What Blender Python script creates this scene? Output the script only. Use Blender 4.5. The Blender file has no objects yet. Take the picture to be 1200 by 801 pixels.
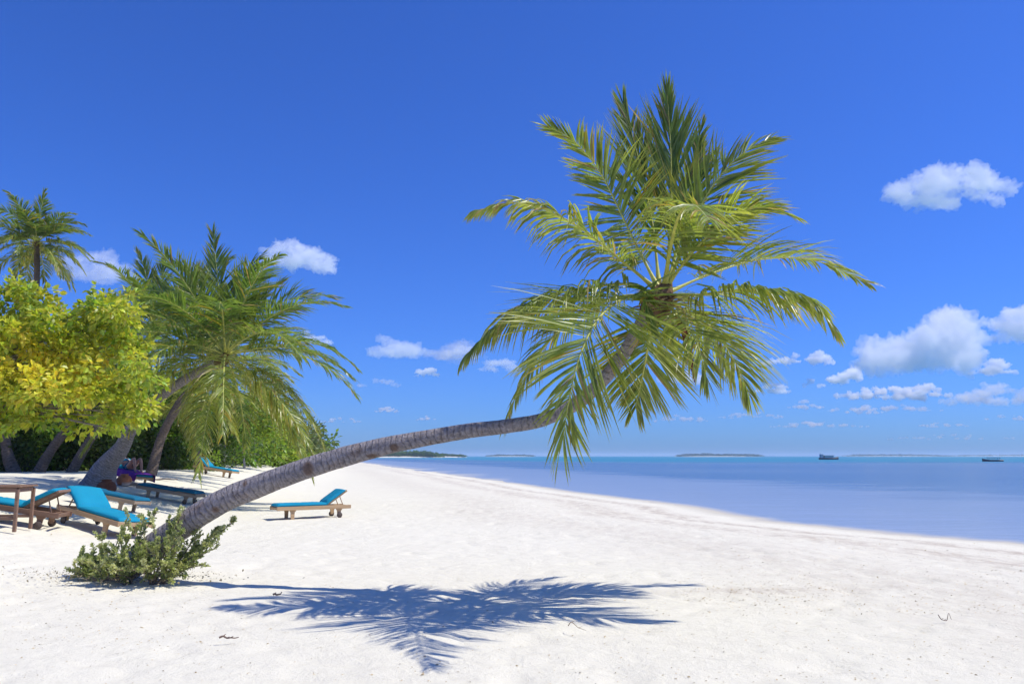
import bpy, math, random
import numpy as np
from mathutils import Vector, Matrix

SC = bpy.context.scene
COL = SC.collection
rng = np.random.default_rng(7)
random.seed(7)
rad = math.radians

# ------------------------------------------------------------------ camera
F, CX, CY, HORIZON = 933.0, 600.0, 400.5, 534.0
CAM = np.array([0.0, 0.0, 1.5])
PITCH = math.atan((HORIZON - CY) / F)
SEA = -0.25


def P(u, v, Y):
    """the point at distance Y ahead that the photograph shows at (u, v)"""
    xc, yc = (u - CX) / F, (CY - v) / F
    d = np.array([xc, math.cos(PITCH) - yc * math.sin(PITCH), math.sin(PITCH) + yc * math.cos(PITCH)])
    return CAM + d * (Y / d[1])


# ------------------------------------------------------------------ noise
def _hash(ix, iy, iz, seed):
    with np.errstate(over='ignore'):
        h = (ix.astype(np.uint32) * np.uint32(374761393) + iy.astype(np.uint32) * np.uint32(668265263)
             + iz.astype(np.uint32) * np.uint32(2147483647 - 58) + np.uint32(seed * 144665 + 13))
        h = (h ^ (h >> np.uint32(13))) * np.uint32(1274126177)
        h = h ^ (h >> np.uint32(16))
    return h.astype(np.float64) / 4294967295.0


def vnoise(p, seed=0):
    """value noise in -1..1, p is (n,3)"""
    i = np.floor(p).astype(np.int64)
    f = p - i
    f = f * f * (3 - 2 * f)
    out = np.zeros(len(p))
    for a in (0, 1):
        wx = f[:, 0] if a else 1 - f[:, 0]
        for b in (0, 1):
            wy = f[:, 1] if b else 1 - f[:, 1]
            for c in (0, 1):
                wz = f[:, 2] if c else 1 - f[:, 2]
                out += wx * wy * wz * _hash(i[:, 0] + a, i[:, 1] + b, i[:, 2] + c, seed)
    return out * 2 - 1


def fbm(p, octaves=4, seed=0):
    s, a, t = np.zeros(len(p)), 1.0, 0.0
    for k in range(octaves):
        s += a * vnoise(p * (2.0 ** k) + 17.3 * k, seed + k)
        t += a
        a *= 0.5
    return s / t


def sstep(a, b, x):
    t = np.clip((x - a) / (b - a), 0, 1)
    return t * t * (3 - 2 * t)


# ------------------------------------------------------------------ terrain
SHORE = [(-60, 31), (0, 14.9), (16.2, 10.4), (22.4, 7.2), (29.7, 5.7), (37, 4.0), (54, 0.0), (96, -10.3), (204, -36.7),
         (300, -62), (500, -118), (1500, -720), (4000, -3500)]


def shore_x(y):
    return np.interp(y, [s[0] for s in SHORE], [s[1] for s in SHORE])


def inland(x, y):
    y = np.asarray(y, float)
    yy = np.stack([y.ravel() * .21, y.ravel() * 0, y.ravel() * 0], 1)
    w = (vnoise(yy, 41) * .55 + vnoise(yy * 3.7, 42) * .22).reshape(y.shape)
    return (shore_x(y) + w - x) * 0.965


def base_z(x, y):
    d = inland(x, y)
    d0 = np.interp(y, [10, 15, 22, 33, 60, 90, 200], [16.3, 15.6, 14.0, 11.5, 10.0, 9.0, 7.0])
    z = 0.9 * sstep(d0, d0 + 7.6, d)
    z = z - 0.25 * (1 - sstep(0.0, 7.0, d)) - 2.6 * (1 - sstep(-45.0, 0.0, d)) * (d < 0)
    z = z - 0.06 * np.clip(-d, 0, 3) * (d < 0)
    return z


def gz(x, y):
    return float(base_z(np.array([float(x)]), np.array([float(y)]))[0])


def G(u, v, ymax=400):
    """where the line of sight through (u, v) meets the ground"""
    d = P(u, v, 1.0) - CAM
    ts = np.concatenate([np.arange(3, 60, 0.02), np.arange(60, ymax, 0.2)])
    z = CAM[2] + d[2] * ts - base_z(d[0] * ts, ts)
    k = np.argmax(z <= 0) if (z <= 0).any() else len(ts) - 1
    t = ts[k]
    return np.array([d[0] * t, t, gz(d[0] * t, t)])


# ------------------------------------------------------------------ mesh builder
class MB:
    def __init__(s):
        s.v, s.f, s.n = [], [], 0

    def add(s, verts, faces, mat=0, col=None, uv=None, smooth=False):
        verts = np.asarray(verts, dtype=np.float64).reshape(-1, 3)
        if col is None:
            col = np.ones((len(verts), 3))
        col = np.asarray(col, dtype=np.float64)
        if col.ndim == 1:
            col = np.tile(col, (len(verts), 1))
        if uv is None:
            uv = np.zeros((len(verts), 2))
        s.v.append((verts, col, np.asarray(uv, dtype=np.float64)))
        if not isinstance(faces, (list, tuple)) or (len(faces) and np.isscalar(faces[0][0])):
            faces = [faces]
        for fa in faces:
            fa = np.asarray(fa, dtype=np.int64)
            if len(fa):
                s.f.append((fa + s.n, mat, smooth))
        s.n += len(verts)
        return s

    def build(s, name, mats, parent=None, link=True):
        me = bpy.data.meshes.new(name)
        V = np.concatenate([a[0] for a in s.v])
        C = np.concatenate([a[1] for a in s.v])
        U = np.concatenate([a[2] for a in s.v])
        vi, tot, mi, sm = [], [], [], []
        for fa, m, smo in s.f:
            vi.append(fa.ravel())
            tot.append(np.full(len(fa), fa.shape[1]))
            mi.append(np.full(len(fa), m))
            sm.append(np.full(len(fa), smo))
        vi, tot, mi, sm = map(np.concatenate, (vi, tot, mi, sm))
        me.vertices.add(len(V))
        me.vertices.foreach_set('co', V.ravel())
        me.loops.add(len(vi))
        me.loops.foreach_set('vertex_index', vi.astype(np.int32))
        me.polygons.add(len(tot))
        me.polygons.foreach_set('loop_start', np.concatenate([[0], np.cumsum(tot)[:-1]]).astype(np.int32))
        me.polygons.foreach_set('loop_total', tot.astype(np.int32))
        me.polygons.foreach_set('material_index', mi.astype(np.int32))
        me.polygons.foreach_set('use_smooth', sm.astype(bool))
        a = me.attributes.new('tint', 'FLOAT_COLOR', 'POINT')
        a.data.foreach_set('color', np.concatenate([C, np.ones((len(C), 1))], 1).ravel().astype(np.float32))
        u = me.attributes.new('tuv', 'FLOAT2', 'POINT')
        u.data.foreach_set('vector', U.ravel().astype(np.float32))
        me.update(calc_edges=True)
        me.validate()
        for m in (mats if isinstance(mats, (list, tuple)) else [mats]):
            me.materials.append(m)
        o = bpy.data.objects.new(name, me)
        if link:
            COL.objects.link(o)
        if parent is not None:
            o.parent = parent
        return o

    # --- primitives
    def tube(s, pts, radii, sides=10, mat=0, col=None, cap=True, ring_noise=None, flat=1.0):
        pts = np.asarray(pts, dtype=np.float64)
        n = len(pts)
        radii = np.broadcast_to(np.asarray(radii, dtype=np.float64), (n,))
        T = np.gradient(pts, axis=0)
        T /= np.linalg.norm(T, axis=1)[:, None] + 1e-12
        up = np.array([0, 0, 1.0]) if abs(T[0][2]) < 0.9 else np.array([1.0, 0, 0])
        N = np.cross(T[0], up)
        N /= np.linalg.norm(N)
        Ns = []
        for k in range(n):
            N = N - T[k] * N.dot(T[k])
            N /= np.linalg.norm(N) + 1e-12
            Ns.append(N)
        Ns = np.array(Ns)
        Bs = np.cross(T, Ns)
        a = np.linspace(0, 2 * math.pi, sides, endpoint=False)
        R = radii[:, None] * np.ones((1, sides))
        if ring_noise is not None:
            R = R * ring_noise
        V = pts[:, None, :] + R[..., None] * (np.cos(a)[None, :, None] * Ns[:, None, :]
                                             + flat * np.sin(a)[None, :, None] * Bs[:, None, :])
        L = np.concatenate([[0], np.cumsum(np.linalg.norm(np.diff(pts, axis=0), axis=1))])
        uv = np.stack([np.tile(a / (2 * math.pi), (n, 1)), np.tile(L[:, None], (1, sides))], -1)
        idx = np.arange(n * sides).reshape(n, sides)
        nx = np.roll(idx, -1, 1)
        Q = np.stack([idx[:-1], nx[:-1], nx[1:], idx[1:]], -1).reshape(-1, 4)
        c = None
        if col is not None:
            c = np.asarray(col, dtype=float)
            if c.ndim == 2:
                c = np.repeat(c, sides, axis=0)
        s.add(V.reshape(-1, 3), [Q], mat, c, uv.reshape(-1, 2), smooth=True)
        if cap:
            for e, pt, rev in ((idx[0], pts[0], True), (idx[-1], pts[-1], False)):
                vv = np.concatenate([V.reshape(-1, 3)[e], [pt]])
                k = np.arange(sides)
                t = np.stack([k, (k + 1) % sides, np.full(sides, sides)], -1)
                cc = None if col is None else (np.asarray(col, float) if np.asarray(col).ndim == 1 else np.asarray(col, float)[0 if rev else -1])
                s.add(vv, [t[:, ::-1] if rev else t], mat, cc)
        return s

    def box(s, c, size, rot=None, mat=0, col=None, bevel=0.006):
        """a box with chamfered edges"""
        h = np.asarray(size, float) / 2
        b = min(bevel, h.min() * 0.45)
        V, ids = [], {}
        for sx in (-1, 1):
            for sy in (-1, 1):
                for sz in (-1, 1):
                    for ax in range(3):
                        p = np.array([sx, sy, sz]) * (h - b)
                        p[ax] = (sx, sy, sz)[ax] * h[ax]
                        ids[(sx, sy, sz, ax)] = len(V)
                        V.append(p)
        fq, ft = [], []
        for ax in range(3):
            o1, o2 = [k for k in range(3) if k != ax]
            for sg in (-1, 1):
                q = []
                for a_, b_ in ((-1, -1), (1, -1), (1, 1), (-1, 1)):
                    t = [0, 0, 0]
                    t[ax], t[o1], t[o2] = sg, a_, b_
                    q.append(ids[(t[0], t[1], t[2], ax)])
                fq.append(q)
            for a_ in (-1, 1):
                for b_ in (-1, 1):
                    q = []
                    for sg, w in ((-1, o1), (-1, o2), (1, o2), (1, o1)):
                        t = [0, 0, 0]
                        t[ax], t[o1], t[o2] = sg, a_, b_
                        q.append(ids[(t[0], t[1], t[2], w)])
                    fq.append(q)
        for sx in (-1, 1):
            for sy in (-1, 1):
                for sz in (-1, 1):
                    ft.append([ids[(sx, sy, sz, k)] for k in range(3)])
        V = np.array(V)
        # outward winding
        def fix(fs):
            r = []
            for f in fs:
                p = V[f]
                n = np.cross(p[1] - p[0], p[2] - p[0])
                r.append(f if n.dot(p.mean(0)) > 0 else f[::-1])
            return r
        fq, ft = fix(fq), fix(ft)
        if rot is not None:
            V = V @ np.asarray(rot).T
        V = V + np.asarray(c, float)
        return s.add(V, [np.array(fq), np.array(ft)], mat, col)

    def lathe(s, prof, sides=20, axis='z', c=(0, 0, 0), mat=0, col=None):
        prof = np.asarray(prof, float)
        a = np.linspace(0, 2 * math.pi, sides, endpoint=False)
        n = len(prof)
        x = prof[:, 0][:, None] * np.cos(a)
        y = prof[:, 0][:, None] * np.sin(a)
        z = np.repeat(prof[:, 1][:, None], sides, 1)
        V = np.stack([x, y, z], -1)
        if axis == 'y':
            V = V[..., [0, 2, 1]] * np.array([1, 1, -1])
        V = V + np.asarray(c, float)
        idx = np.arange(n * sides).reshape(n, sides)
        nx = np.roll(idx, -1, 1)
        Q = np.stack([idx[:-1], nx[:-1], nx[1:], idx[1:]], -1).reshape(-1, 4)
        return s.add(V.reshape(-1, 3), [Q], mat, col, smooth=True)


def smooth_path(pts, n=24):
    """Catmull-Rom through pts, n samples evenly spaced"""
    p = np.asarray(pts, float)
    e = np.concatenate([[2 * p[0] - p[1]], p, [2 * p[-1] - p[-2]]])
    out = []
    for k in range(1, len(e) - 2):
        t = np.linspace(0, 1, 16, endpoint=False)[:, None]
        a, b, c, d = e[k - 1], e[k], e[k + 1], e[k + 2]
        out.append(0.5 * (2 * b + (c - a) * t + (2 * a - 5 * b + 4 * c - d) * t ** 2 + (3 * b - a - 3 * c + d) * t ** 3))
    out.append(p[-1:])
    q = np.concatenate(out)
    L = np.concatenate([[0], np.cumsum(np.linalg.norm(np.diff(q, axis=0), axis=1))])
    s = np.linspace(0, L[-1], n)
    return np.stack([np.interp(s, L, q[:, k]) for k in range(q.shape[1])], 1)


def unit(a):
    return a / (np.linalg.norm(a, axis=-1, keepdims=True) + 1e-12)


# ------------------------------------------------------------------ properties
def tag(o, label=None, cat=None, group=None, kind=None):
    if label:
        o['label'] = label
    if cat:
        o['category'] = cat
    if group:
        o['group'] = group
    if kind:
        o['kind'] = kind
    return o


def empty(name, loc, rz=0.0):
    o = bpy.data.objects.new(name, None)
    COL.objects.link(o)
    o.empty_display_size = 0.2
    o.location = tuple(float(x) for x in loc)
    o.rotation_euler = (0, 0, rz)
    return o


def copy_tree(o, parent=None):
    c = o.copy()
    COL.objects.link(c)
    c.parent = parent
    for ch in list(o.children):
        copy_tree(ch, c)
    return c


# ------------------------------------------------------------------ materials
def new_mat(name):
    m = bpy.data.materials.new(name)
    m.use_nodes = True
    nt = m.node_tree
    nt.nodes.clear()
    return m, nt, nt.nodes.new('ShaderNodeOutputMaterial')


def N(nt, t, **kw):
    n = nt.nodes.new(t)
    for k, v in kw.items():
        if hasattr(n, k) and not k.startswith('in_'):
            setattr(n, k, v)
    return n


def L(nt, a, b):
    nt.links.new(a, b)


def mathn(nt, op, a, b=None, c=None):
    n = nt.nodes.new('ShaderNodeMath')
    n.operation = op
    for k, x in enumerate((a, b, c)):
        if x is None:
            continue
        if hasattr(x, 'is_linked'):
            nt.links.new(x, n.inputs[k])
        else:
            n.inputs[k].default_value = x
    return n.outputs[0]


def ramp(nt, fac, stops, interp='LINEAR'):
    n = nt.nodes.new('ShaderNodeValToRGB')
    n.color_ramp.interpolation = interp
    el = n.color_ramp.elements
    while len(el) < len(stops):
        el.new(0.5)
    for e, (p, c) in zip(el, stops):
        e.position = p
        e.color = (*c, 1) if len(c) == 3 else c
    nt.links.new(fac, n.inputs[0])
    return n.outputs[0]


def noise(nt, vec, scale, detail=4, rough=0.5, dist=0.0):
    n = nt.nodes.new('ShaderNodeTexNoise')
    n.inputs['Scale'].default_value = scale
    n.inputs['Detail'].default_value = detail
    n.inputs['Roughness'].default_value = rough
    n.inputs['Distortion'].default_value = dist
    if vec is not None:
        nt.links.new(vec, n.inputs['Vector'])
    return n.outputs['Fac']


def mixc(nt, fac, a, b, mode='MIX'):
    n = nt.nodes.new('ShaderNodeMix')
    n.data_type = 'RGBA'
    n.blend_type = mode
    for sock, x in ((n.inputs[0], fac), (n.inputs[6], a), (n.inputs[7], b)):
        if hasattr(x, 'is_linked'):
            nt.links.new(x, sock)
        elif isinstance(x, (int, float)):
            sock.default_value = x
        else:
            sock.default_value = (*x, 1)
    return n.outputs[2]


def vmul(nt, vec, s):
    n = nt.nodes.new('ShaderNodeVectorMath')
    n.operation = 'MULTIPLY'
    nt.links.new(vec, n.inputs[0])
    n.inputs[1].default_value = s
    return n.outputs[0]


def bump(nt, h, strength=0.5, dist=0.02):
    n = nt.nodes.new('ShaderNodeBump')
    n.inputs['Strength'].default_value = strength
    n.inputs['Distance'].default_value = dist
    nt.links.new(h, n.inputs['Height'])
    return n.outputs[0]


def princ(nt, out, col, rough=0.6, spec=0.5, normal=None):
    p = nt.nodes.new('ShaderNodeBsdfPrincipled')
    if hasattr(col, 'is_linked'):
        nt.links.new(col, p.inputs['Base Color'])
    else:
        p.inputs['Base Color'].default_value = (*col, 1)
    if hasattr(rough, 'is_linked'):
        nt.links.new(rough, p.inputs['Roughness'])
    else:
        p.inputs['Roughness'].default_value = rough
    p.inputs['Specular IOR Level'].default_value = spec
    if normal is not None:
        nt.links.new(normal, p.inputs['Normal'])
    if out is not None:
        nt.links.new(p.outputs[0], out.inputs['Surface'])
    return p


def attr(nt, name):
    n = nt.nodes.new('ShaderNodeAttribute')
    n.attribute_name = name
    return n


def objco(nt):
    return nt.nodes.new('ShaderNodeTexCoord').outputs['Object']


def leaf_material(name, trans=0.4, rough=0.4, spec=0.5, tr_gain=(1.9, 1.7, 0.8)):
    m, nt, out = new_mat(name)
    a = attr(nt, 'tint').outputs['Color']
    nz = noise(nt, objco(nt), 9.0, 3)
    c = mixc(nt, 1.0, a, ramp(nt, nz, [(0.3, (0.78, 0.8, 0.75)), (0.7, (1.2, 1.18, 1.1))]), 'MULTIPLY')
    p = princ(nt, None, c, rough, spec)
    t = nt.nodes.new('ShaderNodeBsdfTranslucent')
    L(nt, mixc(nt, 1.0, c, tr_gain, 'MULTIPLY'), t.inputs['Color'])
    mx = nt.nodes.new('ShaderNodeMixShader')
    mx.inputs[0].default_value = trans
    L(nt, p.outputs[0], mx.inputs[1])
    L(nt, t.outputs[0], mx.inputs[2])
    L(nt, mx.outputs[0], out.inputs['Surface'])
    return m


M = {}
M['frond'] = leaf_material('palm_leaflet', 0.42, 0.35, 0.5, (2.0, 2.0, .8))
M['leaf'] = leaf_material('broad_leaf', 0.42, 0.42, 0.5, (1.7, 1.6, .8))
M['shrub_leaf'] = leaf_material('shrub_leaf', 0.5, 0.5, 0.4, (1.5, 1.5, 1.0))


def tinted(name, rough=0.7, spec=0.3, scale=20, lo=0.75, hi=1.2, bumpd=0.004, stretch=(1, 1, 1)):
    m, nt, out = new_mat(name)
    a = attr(nt, 'tint').outputs['Color']
    nz = noise(nt, vmul(nt, objco(nt), stretch), scale, 5, 0.6)
    c = mixc(nt, 1.0, a, ramp(nt, nz, [(0.3, (lo,) * 3), (0.7, (hi,) * 3)]), 'MULTIPLY')
    princ(nt, out, c, rough, spec, bump(nt, nz, 0.6, bumpd))
    return m


M['rachis'] = tinted('palm_midrib', 0.45, 0.4, 12)
M['fibre'] = tinted('palm_fibre', 0.9, 0.1, 30, 0.5, 1.4, 0.02)
M['bark'] = tinted('branch_bark', 0.85, 0.2, 14, 0.6, 1.3, 0.02)


def trunk_material(name, light, dark, ring=0.075, warm=(0.20, 0.13, 0.085)):
    """grey palm bark: ring scars across, cracks along, rubbed brown scars"""
    m, nt, out = new_mat(name)
    uvn = attr(nt, 'tuv').outputs['Vector']
    sep = nt.nodes.new('ShaderNodeSeparateXYZ')
    L(nt, uvn, sep.inputs[0])
    oc = objco(nt)
    wob = noise(nt, oc, 2.2, 3)
    wob2 = noise(nt, oc, 9, 3)
    ln = mathn(nt, 'ADD', sep.outputs[1], mathn(nt, 'MULTIPLY', wob, 0.22))
    ln = mathn(nt, 'ADD', ln, mathn(nt, 'MULTIPLY', wob2, 0.045))
    fr = mathn(nt, 'FRACT', mathn(nt, 'DIVIDE', ln, ring))
    scar = ramp(nt, fr, [(0.0, (0, 0, 0)), (0.16, (1, 1, 1)), (0.8, (0.8,) * 3), (1.0, (0.1,) * 3)])
    comb = nt.nodes.new('ShaderNodeCombineXYZ')
    sc_ = nt.nodes.new('ShaderNodeSeparateColor')
    L(nt, attr(nt, 'tint').outputs['Color'], sc_.inputs[0])
    L(nt, mathn(nt, 'MULTIPLY', sc_.outputs[0], 3.2), comb.inputs[0])
    L(nt, mathn(nt, 'MULTIPLY', sc_.outputs[1], 3.2), comb.inputs[1])
    L(nt, mathn(nt, 'MULTIPLY', ln, 24.0), comb.inputs[2])
    crack = noise(nt, comb.outputs[0], 1.0, 5, 0.65)
    patch = noise(nt, oc, 3.1, 5, 0.6)
    fine = noise(nt, oc, 28, 5, 0.65)
    base = mixc(nt, patch, dark, light)
    base = mixc(nt, ramp(nt, patch, [(0.58, (0, 0, 0)), (0.72, (0.75,) * 3)]), base, warm)
    k = mathn(nt, 'MULTIPLY', ramp(nt, crack, [(0.30, (0.62,) * 3), (0.5, (1,) * 3), (0.72, (1.2,) * 3)]),
              ramp(nt, scar, [(0, (0.72,) * 3), (1, (1.06,) * 3)]))
    k = mathn(nt, 'MULTIPLY', k, ramp(nt, fine, [(0.3, (0.7,) * 3), (0.7, (1.25,) * 3)]))
    c = mixc(nt, 1.0, base, k, 'MULTIPLY')
    c = mixc(nt, mathn(nt, 'MULTIPLY', sc_.outputs[2], .85), c, mixc(nt, fine, (.10, .06, .04), (.26, .17, .11)))
    h = mathn(nt, 'ADD', mathn(nt, 'MULTIPLY', scar, 0.35), mathn(nt, 'ADD', crack, mathn(nt, 'MULTIPLY', fine, 0.6)))
    princ(nt, out, c, 0.88, 0.15, bump(nt, h, 1.0, 0.035))
    return m


M['trunk'] = trunk_material('palm_bark', (0.43, 0.385, 0.365), (0.24, 0.21, 0.20))
M['trunk_brown'] = trunk_material('brown_palm_bark', (0.24, 0.19, 0.155), (0.10, 0.075, 0.06), 0.11)


def wood_material(name, base, dark, scale=1.0):
    m, nt, out = new_mat(name)
    oc = objco(nt)
    g = noise(nt, vmul(nt, oc, (2.0, 26, 26)), scale, 5, 0.6, 0.6)
    b = noise(nt, oc, 5, 3)
    c = mixc(nt, ramp(nt, g, [(0.3, (0,) * 3), (0.7, (1,) * 3)]), dark, base)
    c = mixc(nt, mathn(nt, 'MULTIPLY', b, 0.35), c, (0.30, 0.24, 0.18))
    princ(nt, out, c, 0.6, 0.3, bump(nt, g, 0.4, 0.003))
    return m


M['teak'] = wood_material('teak', (0.60, 0.40, 0.21), (0.42, 0.26, 0.125))
M['grey_teak'] = wood_material('weathered_teak', (0.38, 0.30, 0.22), (0.24, 0.18, 0.13))
M['dark_wood'] = wood_material('dark_wood', (0.28, 0.15, 0.085), (0.15, 0.075, 0.042))


def cloth_material(name, colr, scale=7):
    m, nt, out = new_mat(name)
    oc = objco(nt)
    fold = noise(nt, oc, scale, 4, 0.55, 0.4)
    weave = noise(nt, oc, 300, 2)
    fade = noise(nt, oc, 2.3, 3)
    c = mixc(nt, fade, tuple(x * 0.85 for x in colr), tuple(min(1, x * 1.12 + 0.008) for x in colr))
    princ(nt, out, c, 0.85, 0.2, bump(nt, mathn(nt, 'ADD', fold, mathn(nt, 'MULTIPLY', weave, 0.1)), 0.6, 0.02))
    return m


M['cushion'] = cloth_material('turquoise_canvas', (0.004, 0.26, 0.40))
M['cushion_dark'] = cloth_material('petrol_canvas', (0.005, 0.13, 0.23))
M['purple'] = cloth_material('purple_cotton', (0.13, 0.022, 0.25), 12)
M['rubber'] = tinted('wheel_rubber', 0.7, 0.3, 40)
M['skin'] = tinted('skin', 0.5, 0.4, 30, 0.95, 1.05, 0.001)
M['clay'] = tinted('clay', 0.8, 0.2, 6, 0.7, 1.25, 0.004)
M['paint'] = tinted('boat_paint', 0.5, 0.4, 3, 0.9, 1.1, 0.001)


def sand_material():
    m, nt, out = new_mat('white_coral_sand')
    g = nt.nodes.new('ShaderNodeNewGeometry').outputs['Position']
    a = attr(nt, 'tint')
    sep = nt.nodes.new('ShaderNodeSeparateColor')
    L(nt, a.outputs['Color'], sep.inputs[0])
    wet, wrack = sep.outputs[0], sep.outputs[1]
    big = noise(nt, g, 0.55, 4)
    mid = noise(nt, g, 5.5, 6, 0.6, 0.3)
    fine = noise(nt, g, 42, 5, 0.7)
    grain = noise(nt, g, 260, 3, 0.7)
    c = mixc(nt, big, (0.79, 0.735, 0.565), (0.84, 0.79, 0.61))
    c = mixc(nt, ramp(nt, mid, [(0.28, (0.5,) * 3), (0.5, (0,) * 3)]), c, (0.67, 0.62, 0.475))
    c = mixc(nt, mathn(nt, 'MULTIPLY', grain, 0.3), c, (0.68, 0.63, 0.50))
    # scattered dark crumbs of coral and leaf
    crumb = ramp(nt, noise(nt, vmul(nt, g, (14, 26, 14)), 1.0, 3, 0.75), [(0.70, (0,) * 3), (0.78, (0.55,) * 3)])
    c = mixc(nt, crumb, c, (0.36, 0.29, 0.22))
    # tide-wrack lines along the shore
    w = mathn(nt, 'MULTIPLY', wrack, ramp(nt, noise(nt, vmul(nt, g, (2.4, 1.0, 1)), 1.6, 6, 0.75), [(0.36, (0,) * 3), (0.62, (1,) * 3)]))
    c = mixc(nt, w, c, (0.42, 0.33, 0.245))
    c = mixc(nt, wet, c, (0.55, 0.50, 0.385))
    h = mathn(nt, 'ADD', mathn(nt, 'MULTIPLY', mid, 1.0), mathn(nt, 'ADD', mathn(nt, 'MULTIPLY', fine, 0.35), mathn(nt, 'MULTIPLY', grain, 0.08)))
    princ(nt, out, c, 0.9, 0.12, bump(nt, h, 0.55, 0.05))
    return m


M['sand'] = sand_material()


def water_material():
    m, nt, out = new_mat('lagoon_water')
    g = nt.nodes.new('ShaderNodeNewGeometry').outputs['Position']
    a = attr(nt, 'tint')
    sep = nt.nodes.new('ShaderNodeSeparateColor')
    L(nt, a.outputs['Color'], sep.inputs[0])
    edge, far = sep.outputs[0], sep.outputs[1]
    bed = noise(nt, vmul(nt, g, (0.012, 0.03, 0)), 1.0, 4, 0.5)
    deep = mixc(nt, ramp(nt, bed, [(0.38, (0,) * 3), (0.62, (1,) * 3)]), (0.085, 0.175, 0.30), (0.145, 0.235, 0.345))
    c = mixc(nt, mathn(nt, 'MULTIPLY', far, .75), deep, (0.015, 0.24, 0.34))
    ed = mathn(nt, 'ADD', edge, mathn(nt, 'MULTIPLY', mathn(nt, 'SUBTRACT', noise(nt, vmul(nt, g, (.10, .22, 0)), 1.0, 5, .6), .5), .55))
    c = mixc(nt, ramp(nt, ed, [(0.22, (0.0,) * 3), (0.40, (0.62,) * 3), (1.0, (0.9,) * 3)]), c, (0.36, 0.42, 0.50))
    c = mixc(nt, sep.outputs[2], c, (.54, .50, .42))
    n1 = noise(nt, vmul(nt, g, (0.8, 2.2, 1)), 1.0, 5, 0.6)
    n2 = noise(nt, vmul(nt, g, (0.05, 0.22, 1)), 1.0, 4, 0.6)
    h = mathn(nt, 'ADD', n1, mathn(nt, 'MULTIPLY', n2, 3.0))
    nb = bump(nt, h, 0.5, 0.12)
    df = nt.nodes.new('ShaderNodeBsdfDiffuse')
    L(nt, c, df.inputs['Color'])
    gl = nt.nodes.new('ShaderNodeBsdfGlossy')
    gl.inputs['Roughness'].default_value = .16
    L(nt, nb, gl.inputs['Normal'])
    fr_ = nt.nodes.new('ShaderNodeFresnel')
    fr_.inputs['IOR'].default_value = 1.33
    L(nt, nb, fr_.inputs['Normal'])
    # a ruffled sea never mirrors all of the sky, even at a grazing look
    mx = nt.nodes.new('ShaderNodeMixShader')
    lim = mathn(nt, 'MULTIPLY', mathn(nt, 'MINIMUM', fr_.outputs[0], .5), mathn(nt, 'SUBTRACT', 1.0, mathn(nt, 'MULTIPLY', far, .45)))
    L(nt, mathn(nt, 'MULTIPLY', lim, mathn(nt, 'SUBTRACT', 1.0, sep.outputs[2])), mx.inputs[0])
    L(nt, df.outputs[0], mx.inputs[1])
    L(nt, gl.outputs[0], mx.inputs[2])
    L(nt, mx.outputs[0], out.inputs['Surface'])
    return m


M['water'] = water_material()
M['far_leaf'] = leaf_material('distant_foliage', 0.2, 0.6, 0.2)

# ------------------------------------------------------------------ ground and sea
def grid(xs, ys):
    X, Y = np.meshgrid(xs, ys)
    n, k = X.shape
    idx = np.arange(n * k).reshape(n, k)
    Q = np.stack([idx[:-1, :-1], idx[:-1, 1:], idx[1:, 1:], idx[1:, :-1]], -1).reshape(-1, 4)
    return X.ravel(), Y.ravel(), Q


def geo(a, b, n):
    return list(np.sign(a) * np.geomspace(abs(a), abs(b), n))


xs = geo(-5000, -45, 40) + list(np.arange(-44, -12, 0.5)) + list(np.arange(-12, 13, 0.075)) + list(np.arange(13, 60, 1.0)) + geo(60, 400, 8)
ys = list(np.arange(-60, 2, 2.0)) + list(np.arange(2, 13, 0.065)) + list(np.arange(13, 32, 0.15)) + list(np.arange(32, 90, 0.7)) + geo(90, 5000, 60)
X, Y, Q = grid(np.array(xs), np.array(ys))
D = inland(X, Y)
Z = base_z(X, Y)
near = np.clip(1 - np.hypot(X, Y - 8) / 45, 0, 1)
p3 = np.stack([X, Y, np.zeros_like(X)], 1)
dune = fbm(p3 * 0.45, 3, 3) * 0.03
foot = fbm(p3 * 2.6, 3, 5)
foot = -np.clip(foot - 0.12, 0, 1) * 0.075 + np.clip(foot, -1, 0) * 0.012
Z = Z + (dune + foot + fbm(p3 * 8, 2, 9) * 0.007) * near * sstep(-1, 5, D)
# sand heaped up round the foot of the leaning palm and of the shrub
base = G(170, 668)
Z = Z + 0.10 * np.exp(-(((X - base[0] - 0.1) / 1.0) ** 2 + ((Y - base[1]) / 0.7) ** 2))
wet = np.clip(1 - D / 0.9, 0, 1) * (D > -1.2) * 0.9
dn = D + fbm(p3 * 0.25, 3, 11) * 0.7
wr = np.exp(-((dn - 2.2) / 0.5) ** 2) * 0.8 + np.exp(-((dn - 4.3) / 0.9) ** 2) * 0.6 + np.exp(-((dn - 7.5) / 1.6) ** 2) * 0.3
# two old tide marks with bits of weed beside the palm's shade
q = G(880, 692)
wr = wr + 0.6 * np.exp(-(((X - q[0]) / 0.9) ** 2 + ((Y - q[1] - 0.1 * (X - q[0])) / 0.22) ** 2))
sand = MB().add(np.stack([X, Y, Z], 1), [Q], 0, np.stack([wet, np.clip(wr, 0, 1), np.zeros_like(wet)], 1), smooth=True)
sand = sand.build('beach_sand', M['sand'])
tag(sand, kind='structure')

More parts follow.
